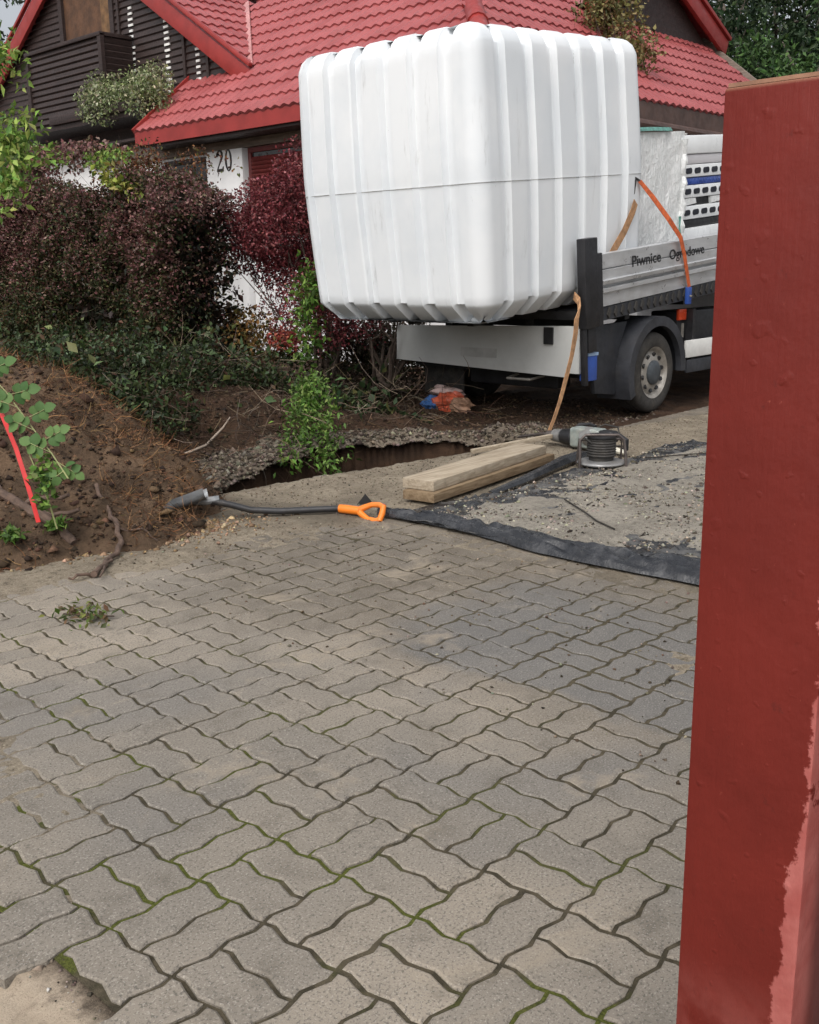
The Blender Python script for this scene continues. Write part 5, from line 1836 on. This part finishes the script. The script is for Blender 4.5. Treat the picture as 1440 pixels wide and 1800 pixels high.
m = MB(); m.tube([cr_pt(.14, .04, .06), cr_pt(.14, .19, .04), cr_pt(-.14, .19, .04), cr_pt(-.15, .03, .06)], .009, 10); m.build('stand', STEELD, rl_, smooth=True)
m = MB(); m.tube([cr_pt(-.12 + .05 * k, .215 - .05 * math.sin(PI * k / 4), -.055) for k in range(5)], .007, 8); m.build('cable_loop', RUBBER, rl_, smooth=True)

# ------------------------------------------------------------------ demolition hammer lying behind the reel
HG = simple('grey_green_casing', (.22, .25, .235), .45, .3, 14, 60, .15, dirt=(.36, .33, .28), dirt_amt=.5)
hm = thing('demolition_hammer', (6.15, 4.0, 0), 'grey demolition hammer with black grips lying on the ground behind the reel', 'power tool')
A0, B0 = np.array((6.17, 4.32, .085)), np.array((6.10, 3.62, .10))
hd = (B0 - A0) / np.linalg.norm(B0 - A0)
hs_ = np.cross(hd, (0, 0, 1)); hs_ /= np.linalg.norm(hs_); hu = np.cross(hs_, hd)
def hp(a, s=0, u=0):
    return A0 + hd * a + hs_ * s + hu * u
m = MB(); m.lathe([(.012, -.10), (.016, -.06), (.030, -.05), (.034, .0), (.03, .01)], A0, hd, 18); m.build('chuck', STEELD, hm, smooth=True)
m = MB(); m.lathe([(.035, .01), (.046, .015), (.046, .05), (.040, .055), (.050, .06), (.050, .085), (.04, .09)], A0, hd, 20); m.build('clamp_collar', GREYM, hm, smooth=True)
m = MB(); m.lathe([(.04, .09), (.055, .10), (.062, .16), (.066, .20), (.055, .21)], A0, hd, 18); m.build('barrel', BLACKM, hm, smooth=True)
m = MB(); m.obox(hp(.33, 0, .01), hd * .13, hs_ * .062, hu * .072); m.build('gear_housing', HG, hm, bevel=.028, seg=4)
m = MB(); m.lathe([(.03, -.10), (.058, -.09), (.064, -.02), (.064, .06), (.05, .075)], hp(.36, .0, -.01), -hs_ * .6 - hu * .6, 20); m.build('motor', GREYM, hm, smooth=True)
m = MB(); m.obox(hp(.50, .0, .035), hd * .065, hs_ * .045, hu * .042); m.build('motor_cap', BLACKM, hm, bevel=.02, seg=3)
m = MB(); m.tube([hp(.52, 0, .05), hp(.60, 0, .045), hp(.66, 0, .02), hp(.66, 0, -.035), hp(.60, 0, -.06), hp(.50, 0, -.05)], [.022, .022, .020, .019, .019, .022], 10); m.build('grip', BLACKM, hm, smooth=True)
m = MB(); m.tube([hp(.60, .03, -.05), hp(.64, .03, -.055), hp(.68, .02, -.06)], [.022, .020, .012], 8); m.build('end_cover', simple('pale_casing', (.52, .5, .42), .5, .2), hm, smooth=True)
m = MB(); m.tube([hp(.17, -.03, .05), hp(.19, -.07, .085), hp(.26, -.10, .09), hp(.33, -.08, .08)], .013, 8); m.build('side_handle', BLACKM, hm, smooth=True)
m = MB(); m.tube([hp(.62, 0, .0), hp(.52, -.09, .09), hp(.40, -.10, .10), hp(.28, -.105, .05), hp(.24, -.12, -.04), hp(.30, -.2, -.075), hp(.45, -.28, -.075)], .006, 8); m.build('cable', RUBBER, hm, smooth=True)
m = MB(); m.tube([hp(-.10), hp(-.34, 0, -.045)], [.011, .009], 8); m.build('chisel', STEELD, hm, smooth=True)

# ------------------------------------------------------------------ shovel
SHB = simple('shovel_steel', (.17, .18, .19), .5, .35, 14, 60, .25, metal=.3, dirt=(.20, .15, .10), dirt_amt=.5)
SHAFT = simple('black_shaft', (.022, .022, .024), .45, .25, 12, 60, .1, dirt=(.14, .115, .09), dirt_amt=.4)
ORP = simple('orange_plastic', (.78, .20, .015), .45, .12, 8, 60, .06, dirt=(.30, .16, .07), dirt_amt=.5)
sv = thing('shovel', (3.4, 4.3, .05), 'shovel with black shaft and orange handle lying at the soil heap', 'shovel')
tip, root = np.array((2.93, 4.615, .022)), np.array((3.155, 4.435, .090))
bd = (root - tip) / np.linalg.norm(root - tip)
bs_ = np.cross(bd, (0, 0, 1)); bs_ /= np.linalg.norm(bs_); bn = np.cross(bs_, bd)
_a = math.radians(-13); bs_, bn = bs_ * math.cos(_a) - bn * math.sin(_a), bn * math.cos(_a) + bs_ * math.sin(_a)
tip = tip + np.array((0, 0, .024))
V_ = []
for u in np.linspace(0, 1, 10):
    for v in (-1, -.93, -.86, -.72, -.36, 0, .36, .72, .86, .93, 1):
        hw = .112 * (1 - .10 * u) * (1 if u > .15 else .72 + .28 * (u / .15) ** .5)
        lift = .050 * max(0, (abs(v) - .72) / .28) ** 1.5 * min(1, u * 2.2) + .006 * math.cos(v * PI * 3.5) * (u > .15) + .018 * u * u
        V_.append(tip + bd * u * .30 + bs_ * v * hw + bn * lift)
m = MB(); nb = len(V_)
V_ += [p - bn * .003 for p in V_]
m.add(V_, [(i * 11 + j, i * 11 + j + 1, (i + 1) * 11 + j + 1, (i + 1) * 11 + j) for i in range(9) for j in range(10)] +
      [(nb + i * 11 + j, nb + (i + 1) * 11 + j, nb + (i + 1) * 11 + j + 1, nb + i * 11 + j + 1) for i in range(9) for j in range(10)] +
      [(9 * 11 + j, 9 * 11 + j + 1, nb + 9 * 11 + j + 1, nb + 9 * 11 + j) for j in range(10)] + [(j, nb + j, nb + j + 1, j + 1) for j in range(10)])
m.build('blade', SHB, sv, smooth=True, angle=50)
m = MB(); m.tube([tip + bd * .22 + bn * .015, root + bn * .022, root + bd * .07 + bn * .015], [.014, .022, .020], 10); m.build('socket', SHB, sv, smooth=True)
m = MB(); m.tube([root + bd * .02 + bn * .018, (3.215, 4.388, .098), (3.26, 4.352, .082), (3.33, 4.293, .052), (3.45, 4.195, .038), (3.715, 3.98, .036)], [.0185] * 6, 12); m.build('shaft', SHAFT, sv, smooth=True)
h0, h1 = np.array((3.70, 3.992, .036)), np.array((3.775, 3.715, .050))
h0 = np.array((3.705, 3.99, .036))
dr = h1 - h0; dr[2] = 0; dr /= np.linalg.norm(dr); sd_ = np.array((-dr[1], dr[0], 0)) * .55 + np.array((0, 0, .83)); sd_ /= np.linalg.norm(sd_)
k0 = h0
def hpt(a, s):
    return h0 + dr * a + sd_ * s
m = MB(); m.tube([hpt(0, 0), hpt(.04, 0), hpt(.10, 0), hpt(.13, .0)], [.024, .025, .024, .022], 12); gh = m.build('handle', ORP, sv, smooth=True)
for s in (-1, 1):
    m = MB(); m.tube([hpt(.115, 0), hpt(.15, .022 * s), hpt(.19, .042 * s), hpt(.235, .046 * s), hpt(.262, .036 * s)], [.019, .017, .015, .015, .014], 10); m.build('handle_arm', ORP, gh, smooth=True)
m = MB(); m.tube([hpt(.262, -.045), hpt(.266, 0), hpt(.262, .045)], [.015, .017, .015], 12); m.build('grip', ORP, gh, smooth=True)
m = MB(); m.tube([hpt(.262, .045), hpt(.264, .052)], [.010, .008], 10); m.build('grip_end', simple('red_plug', (.35, .03, .02), .5, .1), gh)
t = thing('shard', (3.95, 4.02, .02), 'small black pointed plastic scrap behind the shovel handle', 'scrap')
m = MB(); m.add([(3.90, 4.06, .012), (3.96, 3.98, .012), (3.93, 4.02, .075), (3.96, 4.06, .012)], [(0, 1, 2), (1, 3, 2), (3, 0, 2), (0, 3, 1)]); m.build('scrap', BLACKM, t)

# ------------------------------------------------------------------ branches, tape, rose, tufts on the left
BR = simple('branch_bark', (.10, .065, .048), .85, .35, 24, 90, .6)
def on_heap(p, r):
    z = float(heap_z(np.array([p[0]]), np.array([p[1]]))[0])
    return (p[0], p[1], max(p[2], z + r * .4 + .25 * p[2] * .3))

def branch(label, paths):
    t = thing('branch', paths[0][0][0], label, 'branch')
    for k, (pts_, r0, r1) in enumerate(paths):
        mm = MB(); pts_ = [np.array(on_heap(p, r0)) for p in pts_]
        fine = []
        for a, b_ in zip(pts_[:-1], pts_[1:]):
            for u in (0, .34, .67):
                fine.append(a * (1 - u) + b_ * u + RNG.normal(size=3) * .005)
        fine.append(pts_[-1])
        rr_ = np.linspace(r0, r1, len(fine)) * (1 + RNG.normal(size=len(fine)) * .10)
        mm.tube(fine, list(rr_), 9)
        mm.build('limb' if k == 0 else 'twig', BR, t, smooth=True)
branch('thick forked root lying across the foot of the soil heap', [
    ([(2.06, 5.05, .14), (2.17, 4.90, .13), (2.22, 4.74, .135), (2.27, 4.62, .09), (2.33, 4.47, .045), (2.35, 4.40, .03)], .026, .022),
    ([(2.20, 4.75, .13), (2.27, 4.70, .20), (2.33, 4.62, .24), (2.40, 4.50, .27)], .020, .010),
    ([(2.24, 4.70, .12), (2.34, 4.57, .15), (2.42, 4.45, .20)], .015, .008),
    ([(2.2, 4.82, .12), (2.10, 4.98, .11), (2.0, 5.15, .12)], .016, .010)])
branch('gnarled root reaching out over the paving below the heap', [
    ([(2.62, 4.62, .26), (2.58, 4.46, .15), (2.55, 4.33, .09), (2.50, 4.23, .055), (2.40, 4.14, .03), (2.30, 4.06, .025), (2.20, 3.97, .022)], .010, .014),
    ([(2.22, 4.0, .024), (2.16, 3.99, .022), (2.10, 4.01, .02)], .010, .005),
    ([(2.36, 4.10, .026), (2.28, 4.02, .022), (2.20, 3.92, .02)], .008, .005),
    ([(2.55, 4.33, .09), (2.62, 4.24, .05), (2.68, 4.2, .03)], .007, .004)])
t = thing('stick', (4.3, 5.9, .1), 'thin pale bare stick poking out of the bank beside the heap', 'stick')
m = MB(); m.tube([(4.05, 5.95, .06), (4.25, 5.95, .10), (4.42, 5.97, .20), (4.50, 5.98, .27)], [.010, .009, .007, .004], 7); m.build('twig', simple('pale_bark', (.25, .2, .16), .8, .3), t, smooth=True)
TAPE = simple('red_plastic_tape', (.55, .022, .022), .4, .15, 8, 50, .1)
t = thing('tape', (2.12, 4.3, .3), 'narrow red plastic tape running down through the rose leaves', 'tape')
m = MB(); m.ribbon([(2.07, 4.56, .84), (2.095, 4.46, .70), (2.115, 4.40, .55), (2.12, 4.35, .42), (2.125, 4.31, .30), (2.13, 4.29, .22)], np.array((.007, -.007, .002)), .003); m.build('band', TAPE, t)

rose = thing('rose', (2.25, 4.25, .2), 'rose shoot with rounded serrated green leaves in front of the heap', 'rose')
ROSESTEM = simple('rose_stem', (.26, .28, .12), .6, .2)
st_pts = [np.array(p) for p in ((2.08, 4.62, .93), (2.12, 4.45, .80), (2.16, 4.34, .66), (2.20, 4.24, .53), (2.23, 4.17, .42))]
m = MB(); m.tube(st_pts, [.002, .0025, .003, .003, .0035], 7); m.build('stem', ROSESTEM, rose, smooth=True)
m = MB(); m.tube([(2.12, 4.34, .60), (2.15, 4.30, .45), (2.18, 4.27, .30), (2.2, 4.26, .18)], [.002, .003, .0035, .004], 7); m.build('stem', ROSESTEM, rose, smooth=True)
def leaf_mesh(nm, Lw_=.46):
    n_ = 7
    V_, F_ = [], []
    for i in range(n_ + 1):
        u = i / n_
        hw = Lw_ * math.sin(PI * u ** .85) ** .75 * (1 + .05 * (i % 2)) if 0 < i < n_ else .01
        sag = -.25 * u * u
        V_ += [(-hw, u, .16 * hw + sag), (0, u, sag - .03), (hw, u, .16 * hw + sag)]
    for i in range(n_):
        for k in (0, 1):
            F_.append((3 * i + k, 3 * i + k + 1, 3 * i + 4 + k, 3 * i + 3 + k))
    me_ = bpy.data.meshes.new(nm)
    me_.from_pydata(V_, [], F_); me_.shade_smooth()
    return me_
ROSEL = NT('rose_leaf_green')
_r = ROSEL.n('ShaderNodeObjectInfo').outputs['Random']
_c = ROSEL.mix(_r, (.035, .085, .022), (.095, .16, .05))
ROSELM = ROSEL.out(_c, .6, ROSEL.bump(ROSEL.noise(90, 3), .3, .003), 0, .2)
lme = leaf_mesh('leaf'); lme.materials.append(ROSELM)
def put_leaf(parent, p, d, up_, size, me_=lme):
    d = Vector(d).normalized(); s2 = d.cross(Vector(up_)).normalized(); u2 = s2.cross(d)
    o_ = link('leaf', me_, parent)
    M4 = Matrix((( s2.x, d.x, u2.x, 0), (s2.y, d.y, u2.y, 0), (s2.z, d.z, u2.z, 0), (0, 0, 0, 1)))
    o_.matrix_local = Matrix.Translation(Vector(p) - wl(parent)) @ M4 @ Matrix.Diagonal((size, size, size, 1))
rt = Vector(RT); tocam = Vector((-.7, -.65, .25))
for br_ in range(11):
    u = br_ / 10 * 3.7
    i = min(3, int(u)); f = u - i
    p0 = Vector(st_pts[i] * (1 - f) + st_pts[i + 1] * f)
    side = 1 if br_ % 2 else -1
    pd = (rt * side * .9 + Vector((0, 0, .15 + .35 * random.random())) + tocam * .2 * random.random()).normalized()
    if br_ > 8:
        pd = (rt * side * .6 + Vector((0, 0, -.4))).normalized()
    ln = .095
    mm = MB(); mm.tube([p0, p0 + pd * ln], [.002, .0014], 5); mm.build('leaf_stalk', ROSESTEM, rose)
    for s_, along in ((0, 1.0), (1, .78), (-1, .78), (1, .42), (-1, .42)):
        q = p0 + pd * ln * along
        perp = pd.cross(tocam).normalized()
        d = pd if s_ == 0 else (pd * .45 + perp * s_)
        put_leaf(rose, q, d + tocam * .25 * (random.random() - .3), tocam + Vector((random.gauss(0, .3), random.gauss(0, .3), .5)), random.uniform(.042, .060))
P, _ = blob_points(110, (2.17, 4.27, .42), (.06, .06, .16), 1, .3, 1.5, 61.0)
leaves('young_leaves', P, .045, LEAF, rose, tints(len(P), LGRN[:3] + BGRN), .6, .2, .5, kind='stuff')

for c_, n_, lab in (((2.30, 4.46, .03), 80, 'small bright green weed tuft at the heap foot, right of the pair'), ((2.08, 4.46, .02), 80, 'small bright green weed tuft at the heap foot, left of the pair')):
    c_ = (c_[0], c_[1], max(c_[2], float(heap_z(np.array([c_[0]]), np.array([c_[1]]))[0]) + .02))
    t = thing('weed_tuft', c_, lab, 'weed', 'weed tufts at the foot of the heap')
    P, _ = blob_points(n_, np.array(c_) + (0, 0, .015), (.05, .07, .02), 1, .3, 1.5, c_[0])
    leaves('leaves', P, .045, LEAF, t, tints(n_, BGRN), .5, .2, .8, kind='stuff')
t = thing('leaf_litter', (1.9, 3.52, .01), 'wilted sprig of green leaves lying alone on the pavers', 'leaf sprig')
P = np.stack([RNG.normal(1.90, .05, 110), RNG.normal(3.52, .07, 110), RNG.uniform(.004, .03, 110)], 1)
leaves('leaves', P, .038, LEAF, t, tints(110, [(.10, .15, .03), (.16, .18, .05), (.06, .09, .025), (.12, .08, .04)]), .45, .2, 1.0, kind='stuff')
m = MB(); m.tube([(1.86, 3.62, .008), (1.90, 3.52, .014), (1.97, 3.43, .012)], .003, 6); m.build('stem', TWIG, t)

# stray leaves and bits on the paving
lme2 = leaf_mesh('leaf', .4)
DRY = simple('dry_leaf', (.16, .09, .035), .8, .4, 20); lme2.materials.append(DRY)

# ------------------------------------------------------------------ gate post and gate leaf in the foreground
def post_mat():
    t = NT('red_oxide_paint')
    c = t.mix(t.ramp(t.noise(5, 6, .65), .3, .7), (.112, .0125, .0088), (.140, .0158, .0110))
    c = t.mix(t.ramp(t.noise(38, 4, .7), .62, .78, 0, .6), c, (.06, .010, .008))
    c = t.mix(t.ramp(t.noise(90, 3, .6), .70, .78, 0, .5), c, (.30, .07, .05))
    x = t.xyz()
    # bleached and peeled strip along the right edge, ragged outline, wider towards the foot
    wid = t.ramp(x[2], .40, .96, .026, .0)
    edge_ = t.math('SUBTRACT', x[1], .366)
    wob = t.math('MULTIPLY', t.math('SUBTRACT', t.noise(13, 6, .75), .5), .060)
    d = t.math('SUBTRACT', wid, t.math('ADD', edge_, wob))
    msk = t.ramp(d, .0, .0035)
    c = t.mix(t.math('MULTIPLY', msk, .85), c, t.mix(t.ramp(t.noise(20, 4), .3, .7), (.33, .085, .075), (.42, .14, .125)))
    soft = t.math('MULTIPLY', t.ramp(x[2], .44, .54, .25, 0), t.ramp(t.noise(9, 4), .4, .6))
    c = t.mix(soft, c, (.36, .12, .105))
    rim = t.ramp(x[2], 1.483, 1.489)
    c = t.mix(t.math('MULTIPLY', rim, .7), c, (.34, .19, .12))
    n = t.bump(t.noise(42, 3, .5), .35, .004)
    n = t.bump(t.noise(30, 5, .7, stretch=(5, 5, .35)), .30, .003, n)
    n = t.bump(t.ramp(t.noise(60, 2, .4), .68, .76), .22, .003, n)
    n = t.bump(t.noise(9, 4), .2, .010, n)
    blis = t.ramp(t.noise(30, 2, .4), .66, .76)
    n = t.bump(blis, .25, .003, n)
    return t.out(c, .55, n, 0, .22)
POSTM = post_mat()
gp = thing('gate_post', (1.07, .44, 0), 'red painted steel gate post with peeling paint in the foreground', 'gate post')
m = MB(); m.box(1.0, 1.14, .364, .504, -.1, 1.488)
m.build('post', POSTM, gp, bevel=.004, seg=2)
m = MB(); m.box(1.003, 1.137, .367, .501, 1.4882, 1.492); m.build('cap', simple('rusty_cap', (.30, .16, .10), .7, .3, 20), gp)
GATE = simple('dark_brown_gate_paint', (.045, .016, .012), .5, .25, 6, 60, .2)
gl = thing('gate', (1.07, -.5, .08), 'dark brown steel gate leaf beside the red post', 'gate')
m = MB(); m.box(1.03, 1.07, .300, .345, .10, 1.38); m.box(1.03, 1.07, -1.5, -1.455, .10, 1.38); m.box(1.03, 1.07, -1.455, .30, 1.335, 1.38); m.box(1.03, 1.07, -1.455, .30, .10, .145)
m.build('frame', GATE, gl, bevel=.003)
for k in range(14):
    y = -1.40 + k * .12
    m = MB(); m.box(1.055, 1.065, y, y + .11, .146, 1.334); m.build('slat', GATE, gl)
for z in (.3, 1.1):
    m = MB(); m.tube([(1.05, .352, z), (1.05, .352, z + .09)], .010, 10); m.build('hinge', GATE, gl)
